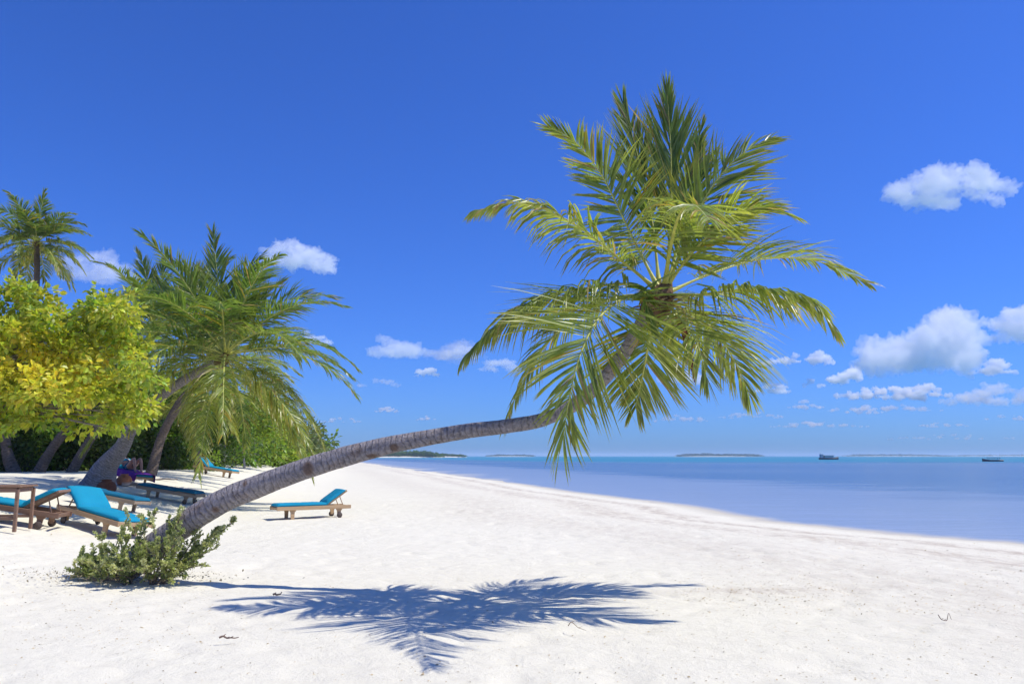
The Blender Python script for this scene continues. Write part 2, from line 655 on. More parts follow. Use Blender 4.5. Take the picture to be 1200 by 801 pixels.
xs = geo(-6000, -200, 10) + list(np.arange(-190, 0, 4.0)) + list(np.arange(0, 26, 0.2)) + list(np.arange(26, 60, 1)) + geo(60, 6000, 40)
ys = [-60, -20] + list(np.arange(0, 60, 0.8)) + list(np.arange(60, 260, 4)) + geo(260, 8000, 50)
X, Y, Q = grid(np.array(xs), np.array(ys))
D = -inland(X, Y)
edge = np.exp(-np.clip(D - 1, 0, 1e5) / 13.0)
far = sstep(150, 300, Y) * sstep(20, 90, D)
alpha = np.clip(1 - D / .6, 0, 1)
sea = MB().add(np.stack([X, Y, np.full_like(X, SEA)], 1), [Q], 0, np.stack([edge, far, alpha], 1), smooth=True)
sea = sea.build('lagoon_water', M['water'])
tag(sea, kind='structure')

# ------------------------------------------------------------------ palms
GREEN = np.array([0.12, 0.195, 0.045])
OLIVE = np.array([0.30, 0.335, 0.085])
YELLOW = np.array([0.33, 0.25, 0.04])
TAN = np.array([0.34, 0.24, 0.13])
WIND = np.array([0.10, -0.02, 0.0])


def add_frond(mb, path, r, nleaf=70, maxlen=0.7, width=0.034, side=None, vee=0.35, droop=0.5, green=0.5, bare=0.14,
              stalk=0.03, segs=4, tipdry=0.4, fold=True, rad0=None, open_=1.0, wind=1.0, tipcut=.25):
    """a palm frond: a tapering midrib along path, blades along both sides; mat 0 midrib, mat 1 blades"""
    path = smooth_path(path, 40)
    n = len(path)
    T = unit(np.gradient(path, axis=0))
    if side is None:
        A = path[-1] - path[0]
        A = np.array([A[0], A[1], 0])
        side = np.cross(A, [0, 0, 1.0])
    S0 = unit(np.asarray(side, float))
    S = unit(S0 - T * (T @ S0)[:, None])
    Nn = np.cross(S, T)
    if Nn[n // 3][2] < 0:
        Nn, S = -Nn, -S
    t = np.linspace(0, 1, n)
    rr = stalk * (1 - 0.86 * t ** 0.8)
    rr[:4] *= np.array([1.9, 1.6, 1.3, 1.1])
    g = OLIVE * 0.6 + GREEN * 0.4
    rc = (OLIVE * 1.4 + np.array([0.14, 0.08, 0])) * (1 - t[:, None]) + (OLIVE * 1.35 + np.array([0.06, 0.03, 0])) * t[:, None]
    mb.tube(path, rr, 6, 0, rc, flat=0.7)
    k = np.repeat(np.arange(nleaf), 2)
    sd = np.tile([1.0, -1.0], nleaf)
    u = bare + (1 - bare) * (k + r.uniform(0, 0.7, len(k))) / nleaf
    keep = r.random(len(k)) > 0.06
    k, sd, u = k[keep], sd[keep], np.clip(u[keep], 0, 0.995)
    m = len(k)
    pos = np.stack([np.interp(u, t, path[:, c]) for c in range(3)], 1)
    Tt = unit(np.stack([np.interp(u, t, T[:, c]) for c in range(3)], 1))
    Ss = unit(np.stack([np.interp(u, t, S[:, c]) for c in range(3)], 1))
    Nt = unit(np.stack([np.interp(u, t, Nn[:, c]) for c in range(3)], 1))
    q = (u - bare) / (1 - bare)
    length = maxlen * (0.42 + 0.58 * np.sin(np.clip(q * 1.15 + 0.16, 0, 1) * math.pi) ** 0.8)
    length *= 1 - tipcut * np.clip((q - 0.8) / 0.2, 0, 1)
    length *= r.uniform(0.82, 1.1, m)
    # the blades hang together in little bunches
    bunch = r.normal(0, 1, (nleaf // 4 + 2, 2, 4))[k // 4, (sd > 0).astype(int)]
    ang = np.radians(66 - 46 * q ** 1.1) * open_ + bunch[:, 0] * 0.13 + r.normal(0, 0.05, m)
    ve = vee * (1 - 0.4 * q) + bunch[:, 1] * 0.14 + r.normal(0, 0.06, m)
    Dv = np.cos(ang)[:, None] * Tt + np.sin(ang)[:, None] * (np.cos(ve)[:, None] * Ss * sd[:, None] + np.sin(ve)[:, None] * Nt)
    Dv = unit(Dv)
    dr = droop * (0.75 + 0.5 * r.random(m) + bunch[:, 2] * 0.18)
    pts = [pos]
    dirs = [Dv]
    for j in range(segs):
        stepl = (length / segs)[:, None]
        pts.append(pts[-1] + Dv * stepl)
        Dv = unit(Dv + (np.array([0, 0, -1.0]) * dr[:, None] + WIND * wind) * (0.35 + 0.9 * (j + 1) / segs) / segs * 2.2)
        dirs.append(Dv)
    wprof = np.interp(np.linspace(0, 1, segs + 1), [0, 0.12, 0.45, 0.8, 1.0], [0.45, 0.95, 1.0, 0.6, 0.05])
    hues = np.clip(green + bunch[:, 3] * 0.10 + r.normal(0, 0.12, m), 0, 1)[:, None]
    colr = GREEN * hues + OLIVE * (1 - hues)
    colr = colr * r.uniform(0.8, 1.2, (m, 1))
    old = (r.random(m) < 0.07)[:, None]
    colr = np.where(old, np.where(r.random((m, 1)) < .5, YELLOW, TAN), colr)
    length = np.where(r.random(m) < .06, length * r.uniform(.4, .8, m), length)
    W0 = unit(Tt - Dv * np.sum(Tt * Dv, 1)[:, None])
    tw = r.normal(0, 0.35, m) + bunch[:, 1] * 0.2
    verts, cols = [], []
    for j in range(segs + 1):
        d = dirs[j]
        w = unit(Tt - d * np.sum(Tt * d, 1)[:, None] + 1e-4)
        b = np.cross(d, w)
        w = w * np.cos(tw)[:, None] + b * np.sin(tw)[:, None]
        b = np.cross(d, w)
        hw = (width * wprof[j] * 0.5 * (0.8 + 0.4 * length / maxlen))[:, None]
        cc = colr * (1 - tipdry * max(0, (j / segs - 0.45) / 0.55)) + YELLOW * tipdry * max(0, (j / segs - 0.45) / 0.55)
        if fold:
            verts += [pts[j] - w * hw + b * hw * 0.35, pts[j], pts[j] + w * hw + b * hw * 0.35]
            cols += [cc, cc * 1.08, cc]
        else:
            verts += [pts[j] - w * hw, pts[j] + w * hw]
            cols += [cc, cc]
    K = 3 if fold else 2
    V = np.stack(verts, 1)
    C = np.stack(cols, 1)
    off = np.arange(m)[:, None] * (K * (segs + 1))
    fs = []
    for j in range(segs):
        for a in range(K - 1):
            o = j * K + a
            fs.append(np.concatenate([off + o, off + o + 1, off + o + 1 + K, off + o + K], 1))
    mb.add(V.reshape(-1, 3), [np.concatenate(fs)], 1, C.reshape(-1, 3))
    return mb


def trunk_mesh(mb, path, radii, sides=28, n=160, seed=1, ring=0.075, bulge=0.014):
    p = smooth_path(path, n)
    r = np.interp(np.linspace(0, 1, n), np.linspace(0, 1, len(radii)), radii)
    Ls = np.concatenate([[0], np.cumsum(np.linalg.norm(np.diff(p, axis=0), axis=1))])
    a = np.linspace(0, 2 * math.pi, sides, endpoint=False)
    A, LL = np.meshgrid(a, Ls)
    q = np.stack([np.cos(A).ravel() * 1.2, np.sin(A).ravel() * 1.2, LL.ravel() * 2.2], 1)
    nz = fbm(q, 4, seed).reshape(n, sides)
    q2 = np.stack([np.cos(A).ravel() * 4, np.sin(A).ravel() * 4, LL.ravel() * 5], 1)
    nz2 = fbm(q2, 3, seed + 5).reshape(n, sides)
    rg = ((LL + nz * 0.12) / ring) % 1.0
    rn = 1 + nz * 0.10 + nz2 * 0.05 + bulge * (np.abs(rg - 0.5) * 2)
    ca = np.stack([.5 + .5 * np.cos(A), .5 + .5 * np.sin(A), np.zeros_like(A)], -1).reshape(-1, 3)
    mb.tube(p, r, sides, 0, None, True, rn)
    mb.v[0] = (mb.v[0][0], ca, mb.v[0][2])
    return p


def palm_parts(root, hub, axis, fronds, seed, **kw):
    for k, f in enumerate(fronds):
        mb = MB()
        opt = dict(kw)
        opt.update(f[1])
        add_frond(mb, f[0], np.random.default_rng(seed * 100 + k), **opt)
        mb.build('frond', [M['rachis'], M['frond']], root)


def fibre_hub(mb, hub, axis, size, r):
    """the bundle of fibrous leaf bases the fronds grow from"""
    axis = unit(np.asarray(axis, float))
    p = [hub - axis * size * 1.5, hub - axis * size * 0.8, hub, hub + axis * size * 0.8]
    mb.tube(smooth_path(p, 12), np.interp(np.linspace(0, 1, 12), [0, 0.35, 0.7, 1], [size * 0.62, size * 0.85, size * 0.62, size * 0.2]), 12, 0,
            np.array([0.17, 0.105, 0.06]))
    for k in range(26):
        a = r.uniform(0, 2 * math.pi)
        e = r.uniform(-0.3, 0.9)
        sidev = unit(np.cross(axis, [math.cos(a), math.sin(a), 0.3]))
        s = hub - axis * size * r.uniform(0, 1.1) + sidev * size * 0.55
        d = unit(sidev + axis * e)
        c = np.array([[0.16, 0.09, 0.05], [0.28, 0.19, 0.10], [0.36, 0.28, 0.16]][r.integers(3)])
        mb.tube(smooth_path([s, s + d * size * 0.6, s + d * size * 1.1 + np.array([0, 0, -0.25 * size])], 6),
                np.linspace(size * 0.2, size * 0.03, 6), 5, 0, c, flat=0.35)


def arching(hub, az, elev, length, droop, r, bend=0.0):
    """a frond path that leaves the hub at elev and sags under its own weight"""
    pts = [hub]
    d = np.array([math.cos(az) * math.cos(elev), math.sin(az) * math.cos(elev), math.sin(elev)])
    p = np.array(hub, float)
    lat = np.array([-math.sin(az), math.cos(az), 0])
    n = 7
    for k in range(n):
        p = p + d * length / n
        pts.append(p.copy())
        d = unit(d + np.array([0, 0, -1.0]) * droop * (0.5 + k / n) / n * 2 + lat * bend / n + WIND * 0.12)
    return pts


# ---- the leaning palm
HY = 8.7
HUB = P(776, 345, HY)
root = empty('coconut_palm', G(150, 672))
tag(root, 'coconut palm leaning far out over the open sand, its trunk almost level', 'palm tree')
R0 = np.array(root.location)


def loc(pts, off=R0):
    return [np.asarray(p) - off for p in pts]


TP = [(128, 682, 10.05, .19), (160, 656, 10.0, .18), (200, 626, 9.95, .162), (250, 593, 9.85, .145), (300, 569.5, 9.8, .137), (350, 552, 9.7, .126),
      (400, 536, 9.6, .118), (450, 523, 9.5, .104), (500, 513, 9.4, .092), (550, 504.5, 9.3, .089), (600, 498.5, 9.15, .080), (640, 490, 9.1, .078),
      (682, 468, 9.0, .077), (718, 432, 8.9, .074), (742, 396, 8.8, .07), (758, 368, 8.74, .078), (770, 350, 8.7, .08)]
tpts = loc([P(*t[:3]) for t in TP])
seg = np.concatenate([[0], np.cumsum([np.linalg.norm(tpts[k + 1] - tpts[k]) for k in range(len(tpts) - 1)])])
mb = MB()
trunk_mesh(mb, tpts, np.interp(np.linspace(0, 1, 80), seg / seg[-1], [t[3] for t in TP]), 48, 420, 3, .06)
# places where the bark is rubbed brown
V, C, U = mb.v[0]
for (u, v, Y, sx, sz) in ((361, 549, 9.55, .075, .10), (252, 597, 9.7, .05, .045), (436, 534, 9.45, .075, .03), (462, 524, 9.4, .06, .05), (286, 566, 9.66, .03, .05)):
    c_ = P(u, v, Y) - R0
    dd = V - c_
    C[:, 2] = np.maximum(C[:, 2], np.clip(1.6 - ((dd[:, 0] / sx) ** 2 + (dd[:, 2] / sz) ** 2 + (dd[:, 1] / .12) ** 2) * 1.4, 0, 1))
mb.build('trunk', M['trunk'], root)
mb = MB()
fibre_hub(mb, HUB - R0, P(790, 315, HY) - P(758, 375, HY), 0.21, np.random.default_rng(2))
mb.build('crown', M['fibre'], root)

# each frond: points (u, v, depth against the hub) and options
MAIN = [
    # upright ones
    ([(780, 330, 0), (786, 250, .1), (786, 175, .15), (782, 112, .1)], dict(side=(1, 0.1, 0), open_=.44, vee=.12, droop=.03, green=.85, maxlen=1.0, nleaf=96, bare=.24, wind=.2)),
    ([(772, 330, .1), (764, 260, .3), (748, 186, .45), (730, 120, .5)], dict(side=(1, 0.3, 0), open_=.50, vee=.15, droop=.05, green=.85, maxlen=.92, bare=.22, wind=.1)),
    ([(784, 330, .1), (800, 260, .4), (812, 200, .6), (822, 148, .7)], dict(side=(1, -.4, 0), open_=.55, vee=.2, droop=.08, green=.8, maxlen=.7, bare=.25, wind=.5, nleaf=70)),
    # left, rising
    ([(770, 335, 0), (742, 280, .1), (705, 205, .15), (672, 165, .1), (643, 149, 0)], dict(droop=.12, vee=.25, maxlen=.74, green=.5, side=(.6, -.6, .5))),
    ([(768, 338, 0), (728, 305, -.2), (672, 262, -.35), (612, 238, -.4), (562, 246, -.4)], dict(droop=.85, maxlen=.78, green=.4, vee=.1)),
    ([(766, 345, 0), (735, 333, -.1), (690, 337, -.2), (632, 350, -.25), (585, 378, -.25), (548, 414, -.2)], dict(droop=1.0, maxlen=.98, green=.65, vee=0)),
    ([(768, 347, 0), (735, 348, -.4), (702, 372, -.9), (680, 415, -1.2), (668, 462, -1.35), (660, 510, -1.4)], dict(droop=.16, maxlen=1.2, green=.45, nleaf=112, side=(.88, .45, .2), vee=.05, tipcut=.1)),
    ([(766, 347, 0), (725, 348, .25), (672, 372, .5), (628, 420, .65), (602, 470, .7), (592, 496, .7)], dict(droop=.6, maxlen=.72, green=.5, vee=.1, nleaf=72)),
    # hanging in front of and behind the trunk
    ([(772, 352, 0), (764, 382, .25), (755, 430, .5), (745, 478, .55)], dict(droop=.2, maxlen=.92, green=.35, side=(1, .1, 0), bare=.16, vee=.1, tipcut=.15)),
    ([(770, 345, 0), (758, 340, -.35), (756, 350, -.65), (764, 380, -.8), (770, 396, -.8)], dict(droop=.3, maxlen=.42, green=.85, side=(1, .2, 0), nleaf=40, open_=.6)),
    ([(782, 352, 0), (806, 366, .2), (840, 392, .4), (862, 425, .5), (878, 462, .5)], dict(droop=.5, maxlen=.98, green=.35, vee=.1)),
    ([(780, 354, 0), (794, 370, -.35), (815, 398, -.7), (829, 446, -.8)], dict(droop=.4, maxlen=.86, green=.35, nleaf=60, vee=.1)),
    # right
    ([(784, 347, 0), (822, 345, -.2), (880, 339, -.6), (942, 347, -.95), (976, 382, -1.1)], dict(droop=1.0, maxlen=.82, green=.5, vee=0)),
    ([(784, 342, 0), (830, 322, .2), (890, 304, .6), (955, 305, .85), (1018, 332, .95)], dict(droop=.50, maxlen=.72, green=.5)),
    ([(782, 336, 0), (806, 276, -.3), (834, 220, -.5), (868, 182, -.55), (900, 164, -.5)], dict(droop=.14, maxlen=.90, green=.45, side=(.6, -.6, -.5), vee=.15, wind=1.6)),
    # arching toward the viewer
    ([(779, 336, 0), (786, 288, -.5), (797, 250, -1.15), (812, 240, -1.9), (834, 260, -2.75)], dict(droop=.5, maxlen=.84, green=.4, side=(1, .15, -.1), vee=.0, wind=1.2, nleaf=64)),
    ([(781, 336, 0), (812, 295, -.35), (852, 256, -.7), (890, 243, -.9), (920, 250, -1.0)], dict(nleaf=84, droop=.35, maxlen=.88, green=.4)),
    ([(778, 345, 0), (788, 352, .6), (806, 372, 1.2), (818, 405, 1.6)], dict(droop=.6, maxlen=.6, green=.4, nleaf=56)),
]
fr = [(loc([P(u, v, HY + d) for u, v, d in pts]), o) for pts, o in MAIN]
palm_parts(root, HUB - R0, None, fr, 5, width=0.0215, stalk=0.027, nleaf=108)
# a dry brown flower sheath and pale flower stalks among the frond bases
mb = MB()
mb.tube(smooth_path(loc([P(786, 358, HY - .15), P(800, 385, HY - .3), P(808, 412, HY - .32), P(814, 448, HY - .3)]), 12),
        np.interp(np.linspace(0, 1, 12), [0, .3, .7, 1], [.015, .05, .04, .006]), 8, 0, np.array([.17, .06, .045]), flat=.5)
mb.build('flower_sheath', M['fibre'], root)
mb = MB()
r_ = np.random.default_rng(4)
for k in range(9):
    a = P(784 + r_.uniform(-4, 4), 356, HY - .15)
    b = a + np.array([r_.uniform(.02, .28), r_.uniform(-.3, 0), r_.uniform(-.15, .05)])
    c = b + np.array([r_.uniform(.02, .15), r_.uniform(-.1, .1), r_.uniform(-.25, -.1)])
    mb.tube(smooth_path(loc([a, b, c]), 8), np.linspace(.009, .004, 8), 5, 0, np.array([.45, .36, .13]))
mb.build('flower_stalk', M['rachis'], root)


# ---- the palms on the left
def back_palm(label, foot, path_uv, hubuv, nfr, length, seed, r0, r1, name='coconut_palm', group=None, green=.5, elevs=(-.5, 1.35), mat='trunk_brown',
              maxlen=.95, width=.034, nleaf=72, azs=None, extra=(), droop=(.55, .95), radii=None):
    """foot: ground point; path_uv: (u, v, dY) of the trunk; hubuv the crown centre"""
    root = empty(name, foot)
    tag(root, label, 'palm tree', group)
    R = np.array(root.location)
    Y0 = foot[1]
    pts = [foot - np.array([0, 0, .12])] + [P(u, v, Y0 + d) for u, v, d in path_uv]
    hub = P(hubuv[0], hubuv[1], Y0 + hubuv[2])
    pts.append(hub)
    mb = MB()
    trunk_mesh(mb, loc(pts, R), np.concatenate([[r0 * 1.35, r0], np.linspace(r0 * .95, r1, len(pts) - 2)]) if radii is None else radii, 18, 80, seed, .12)
    mb.build('trunk', M[mat], root)
    r = np.random.default_rng(seed)
    mb = MB()
    fibre_hub(mb, hub - R, unit(pts[-1] - pts[-2]) + np.array([0, 0, .6]), r1 * 1.5, r)
    mb.build('crown', M['fibre'], root)
    fronds = []
    for k in range(nfr):
        e = elevs[0] + (elevs[1] - elevs[0]) * ((k + .5) / nfr) ** 0.9 + r.normal(0, .08)
        az = k * 2.39996 + r.normal(0, .15)
        ln = length * r.uniform(.85, 1.1) * (1.0 if e < 1.1 else .95)
        o = dict(green=float(np.clip(green + .35 * (e - .3) + r.normal(0, .08), 0, 1)), droop=float(np.interp(e, [-.5, 1.3], [.9, .2])),
                 open_=float(np.interp(e, [.8, 1.4], [1, .7])), tipdry=.2 if e > 0 else .6)
        if e > .95:
            o['side'] = (1, r.normal(0, .35), 0)
        fronds.append((arching(hub - R, az, e, ln, r.uniform(*droop) * (1.0 if e < 1 else .55), r), o))
    for pts_, o in extra:
        fronds.append((loc([P(u, v, Y0 + d) for u, v, d in pts_], R), o))
    palm_parts(root, None, None, fronds, seed, nleaf=nleaf, maxlen=maxlen, width=width, stalk=.04, segs=3, fold=False, bare=.16)
    return root


GP = 'coconut palms along the tree line'
f1 = G(113, 569)
back_palm('big coconut palm with thick pale slanting trunk beside the clay jars', f1,
          [(124, 547, 0), (142, 525, -.1), (154, 502, -.15), (178, 473, -.2), (210, 449, -.3), (238, 433, -.4)], (264, 416, -.4), 34, 4.05 * f1[1] / 22, 11, .21 * f1[1] / 22, .17, mat='trunk', group=GP,
          maxlen=1.15, nleaf=84, width=.036, green=.8, elevs=(-.75, 1.12), radii=[.52, .30, .21, .158, .148, .14, .135, .135],
          extra=[([(263, 404, -.4), (257, 345, -.3), (252, 298, -.2), (249, 272, -.2)], dict(side=(1, .2, 0), green=.9, droop=.1, open_=.7)),
                 ([(265, 404, -.4), (276, 352, -.6), (290, 316, -.8), (306, 300, -.9)], dict(green=.8, droop=.2, open_=.8, side=(.9, -.3, .3))),
                 ([(261, 404, -.4), (240, 350, -.2), (222, 318, 0), (206, 308, 0)], dict(green=.8, droop=.2, open_=.8, side=(.9, .3, .3))),
                 ([(265, 405, -.4), (290, 375, -.3), (312, 345, -.2), (330, 330, -.2)], dict(green=.8, droop=.3, open_=.9))])
f2 = G(176, 556)
back_palm('coconut palm with slimmer slanting trunk rising right behind the reclining bather', f2,
          [(190, 510, .1), (212, 470, .2), (232, 448, .3)], (248, 425, .4), 20, 3.2 * f2[1] / 26, 12, .14 * f2[1] / 26, .15, group=GP, green=.6)
f3 = G(82, 553)
back_palm('coconut palm with ringed brown trunk leaning right, nearest the thick pale trunk', f3,
          [(98, 527, 0), (112, 505, .1), (146, 448, .2)], (182, 385, .3), 24, 3.5 * f3[1] / 28, 13, .135 * f3[1] / 28, .15, group=GP, green=.75, elevs=(-.2, 1.1),
          extra=[([(181, 372, .3), (174, 335, .3), (166, 305, .3), (160, 294, .3)], dict(side=(1, .2, 0), green=.9, droop=.1, open_=.65)),
                 ([(183, 372, .3), (189, 335, .3), (193, 308, .3), (195, 296, .3)], dict(side=(1, -.2, 0), green=.9, droop=.1, open_=.6))])
f4 = G(44, 553)
back_palm('coconut palm with dark trunk leaning right, middle of the shaded row', f4,
          [(58, 530, 0), (76, 505, .1), (100, 470, .2)], (118, 432, .3), 14, 3.0 * f4[1] / 28, 14, .15 * f4[1] / 28, .15, group=GP, green=.5)
f5 = G(18, 553)
back_palm('coconut palm with dark upright trunk bending left, leftmost of the shaded row', f5,
          [(8, 530, 0), (4, 500, .1), (-14, 460, .2)], (-30, 418, .3), 14, 3.0 * f5[1] / 28, 15, .16 * f5[1] / 28, .15, group=GP, green=.5)
f6 = G(40, 549)
f6 = np.array([f6[0] * 46 / f6[1], 46.0, .9])
back_palm('tall slender coconut palm whose crown stands alone above the yellow leaved tree', f6,
          [(30, 500, 0), (38, 400, .3), (43, 330, .4)], (43, 284, .4), 32, 3.5, 16, .2, .15, group=GP, green=.8, elevs=(-.8, 1.15), maxlen=1.0, width=.045, nleaf=80)
f7 = G(232, 553)
back_palm('short palm with thin straight dark trunk and yellowing fronds behind the far lounger', f7,
          [(231, 530, 0), (230, 508, 0)], (236, 468, 0), 12, 2.5 * f7[1] / 38, 17, .12 * f7[1] / 38, .11, group=GP, green=.05, elevs=(-.7, 1.0))


# ------------------------------------------------------------------ broad leaves
def rand_frames(d, r, roll=0.85):
    """frames whose x axis points along d and whose z axis is roughly up"""
    x = unit(d)
    up = np.array([0, 0, 1.0]) + r.normal(0, roll, (len(d), 3)) * 0.8
    y = unit(np.cross(up, x))
    z = np.cross(x, y)
    return np.stack([x, y, z], -1)


LEAF8 = (np.array([[0, 0, 0], [.3, .34, .06], [.3, 0, -.03], [.3, -.34, .06], [.68, .27, .02], [.68, 0, -.07], [.68, -.27, .02], [1.05, 0, -.16]]),
         np.array([[0, 2, 1], [0, 3, 2], [4, 5, 7], [5, 6, 7]]), np.array([[1, 2, 5, 4], [2, 3, 6, 5]]))
LEAF4 = (np.array([[0, 0, 0], [.5, .3, .05], [1, 0, -.1], [.5, -.3, .05]]), np.array([[0, 3, 2], [0, 2, 1]]), np.zeros((0, 4), int))
SPOON = (np.array([[0, 0, 0], [.6, .24, .05], [.95, .16, .08], [.95, -.16, .08], [.6, -.24, .05]]), np.array([[0, 4, 1]]), np.array([[1, 4, 3, 2]]))


def add_leaves(mb, pos, Rm, size, col, tmpl, mat=0):
    tv, t3, t4 = tmpl
    n, k = len(pos), len(tv)
    V = np.einsum('nij,kj->nki', Rm, tv) * size[:, None, None] + pos[:, None, :]
    C = np.repeat(col[:, None, :], k, 1)
    off = (np.arange(n) * k)[:, None, None]
    fs = [(t3[None] + off).reshape(-1, 3)]
    if len(t4):
        fs.append((t4[None] + off).reshape(-1, 4))
    mb.add(V.reshape(-1, 3), fs, mat, C.reshape(-1, 3))


def in_lobes(lobes, n, r, shell=0.55):
    """points in a union of ellipsoids, more of them near the outside; lobes (centre, radii)"""
    w = np.array([np.prod(l[1]) ** (2 / 3) for l in lobes])
    which = r.choice(len(lobes), n, p=w / w.sum())
    d = unit(r.normal(0, 1, (n, 3)))
    rr = np.where(r.random(n) < shell, r.uniform(.8, 1.04, n), r.uniform(.2, .95, n))
    c = np.array([l[0] for l in lobes])[which]
    ra = np.array([l[1] for l in lobes])[which]
    return c + d * ra * rr[:, None], d


def foliage(mb, lobes, nclump, per, lsize, cols, r, tmpl=LEAF4, spread=.35, shell=.6, colour_fn=None, ragged=.25, lift=.25):
    cpos, cdir = in_lobes(lobes, nclump, r, shell)
    cpos = cpos + r.normal(0, ragged, cpos.shape) * np.array([1, 1, .7]) * spread
    n = nclump * per
    ci = np.repeat(np.arange(nclump), per)
    d = unit(cdir[ci] * .55 + r.normal(0, .9, (n, 3)) + np.array([0, 0, lift]))
    pos = cpos[ci] + d * r.uniform(.15, 1.0, (n, 1)) * spread
    d2 = unit(d + np.array([0, 0, -.35]))
    size = lsize * r.uniform(.65, 1.25, n)
    pick = cols[r.integers(0, len(cols), nclump)][ci] if colour_fn is None else colour_fn(cpos, r)[ci]
    col = pick * r.uniform(.75, 1.3, (n, 1)) * (1 + r.normal(0, .08, (n, 3)))
    add_leaves(mb, pos, rand_frames(d2, r), size, np.clip(col, .004, .8), tmpl)
    return cpos


# ---- the yellow-leaved tree at the left edge
YT = 16.0
px = lambda d: d / F * YT
yroot = np.array([P(-150, 500, YT)[0], YT + .4, 0])
yroot[2] = gz(yroot[0], yroot[1])
t = empty('broadleaf_tree', yroot)
tag(t, 'spreading tree with large yellow and lime green leaves at the left edge', 'tree')
poly = np.array([(-240, 350), (-120, 325), (-30, 332), (40, 340), (60, 354), (78, 380), (98, 372), (122, 356), (142, 354), (148, 384), (152, 404), (174, 440), (181, 460), (172, 488),
                 (150, 500), (110, 500), (60, 492), (20, 500), (-120, 500), (-240, 480)], float)


def inside(u, v):
    c = False
    for (x1, y1), (x2, y2) in zip(poly, np.roll(poly, 1, 0)):
        if (y1 > v) != (y2 > v) and u < (x2 - x1) * (v - y1) / (y2 - y1) + x1:
            c = not c
    return c


rl = np.random.default_rng(210)
lob, spots = [], []
while len(lob) < 160:
    u, v = rl.uniform(-240, 196), rl.uniform(325, 506)
    if not inside(u, v) or any(math.hypot(u - a_, (v - b_) * 1.3) < 14 for a_, b_ in spots):
        continue
    spots.append((u, v))
    ru = rl.uniform(13, 25)
    hgt_ = (v - 415) / 90
    dy = rl.uniform(-1, 1) * 1.5 * math.sqrt(max(.15, 1 - hgt_ ** 2)) * min(1, .35 + max(0, (196 - u) / 150))
    lob.append((P(u, v, YT + dy) - yroot, np.array([px(ru), px(ru) * .9, px(ru) * rl.uniform(.45, .7)])))
ycen = P(75, 440, YT) - yroot


def ycol(cp, r):
    dx = (cp[:, 0] - ycen[0]) / px(75)
    dz = (cp[:, 2] - ycen[2]) / px(48)
    w = np.clip(1.12 - np.hypot(dx, dz), 0, 1) + r.normal(0, .25, len(cp))
    w = np.clip(w, 0, 1)[:, None]
    lime = np.array([.43, .47, .06])
    dark = np.array([.17, .29, .03])
    gold = np.array([.74, .66, .09])
    mix = np.clip(r.normal(.62, .3, (len(cp), 1)), 0, 1)
    return (lime * mix + dark * (1 - mix)) * (1 - w) + gold * w


mb = MB()
r = np.random.default_rng(21)
cp = foliage(mb, lob, 1650, 17, .12, None, r, LEAF8, .19, .75, ycol, .45, .35)
mb.build('crown', M['leaf'], t)
mb = MB()
top = np.array([0, 0, 1.9])
mb.tube(smooth_path([np.array([-.1, 0, -.2]), np.array([0, .1, .9]), top], 12), np.linspace(.24, .17, 12), 10, 0, np.array([.22, .18, .15]))
for k in range(26):
    e = cp[r.integers(len(cp))]
    m1 = top + (e - top) * .45 + np.array([0, 0, r.uniform(-.1, .25)])
    mb.tube(smooth_path([top + np.array([0, 0, -.25]), m1, e], 10), np.linspace(.075, .012, 10), 6, 0, np.array([.25, .21, .18]))
    for j in range(4):
        e2 = cp[np.argsort(np.linalg.norm(cp - e, axis=1))[r.integers(2, 22)]]
        mb.tube(smooth_path([m1, (m1 + e2) / 2 + r.normal(0, .06, 3), e2], 7), np.linspace(.028, .007, 7), 5, 0, np.array([.27, .23, .19]))
mb.build('trunk', M['bark'], t)


# ---- undergrowth and trees of the tree line
def bush(name, label, cat, foot, w, h, cols, seed, nclump=150, per=14, lsize=.16, stem=True, group=None, base_h=0.0, tall=False, tmpl=LEAF4, stem_col=(.2, .16, .13), mat='leaf', depth=.8):
    r = np.random.default_rng(seed)
    root = empty(name, foot)
    tag(root, label, cat, group)
    lobes = []
    nl = 9
    for k in range(nl):
        a = k * 2.4 + r.uniform(0, 1)
        q = (k + .5) / nl
        zc = base_h + (h - base_h) * ((.22 if tall else .08) + (.62 if tall else .76) * q)
        wr = w * .5 * (.95 - .55 * q)
        lobes.append((np.array([math.cos(a) * wr * .62, math.sin(a) * wr * .62 * depth, zc]), np.array([wr * .75, wr * .75 * depth, (h - base_h) * r.uniform(.18, .27)])))
    mb = MB()
    cp = foliage(mb, lobes, nclump, per, lsize, np.array(cols), r, tmpl, lsize * 1.9, .6)
    mb.build('crown' if tall else 'foliage', M[mat], root)
    if stem:
        mb = MB()
        sc = np.array(stem_col)
        if tall:
            top = np.array([r.normal(0, .15), r.normal(0, .1), base_h + (h - base_h) * .35])
            mb.tube(smooth_path([np.array([0, 0, -.15]), top * .5 + np.array([r.normal(0, .06), 0, 0]), top], 10), np.linspace(.07, .045, 10) * max(1, h / 5), 8, 0, sc)
            base = top
        else:
            base = np.array([0, 0, .02])
        for k in range(9):
            e = cp[r.integers(len(cp))]
            mb.tube(smooth_path([base + np.array([0, 0, -.1]), (base + e) / 2 + r.normal(0, .08, 3), e], 7), np.linspace(.035, .008, 7), 5, 0, sc)
        mb.build('trunk' if tall else 'stem', M['bark'], root)
    return root


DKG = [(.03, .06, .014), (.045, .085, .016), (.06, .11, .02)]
MDG = [(.08, .15, .018), (.12, .21, .022), (.16, .26, .025), (.06, .12, .02)]
LTG = [(.17, .26, .025), (.24, .33, .04), (.13, .21, .025), (.28, .34, .05)]
GRG = [(.11, .14, .05), (.09, .13, .035), (.14, .17, .06)]


def at(u, Y):
    x = P(u, 500, Y)[0]
    return np.array([x, Y, gz(x, Y)])


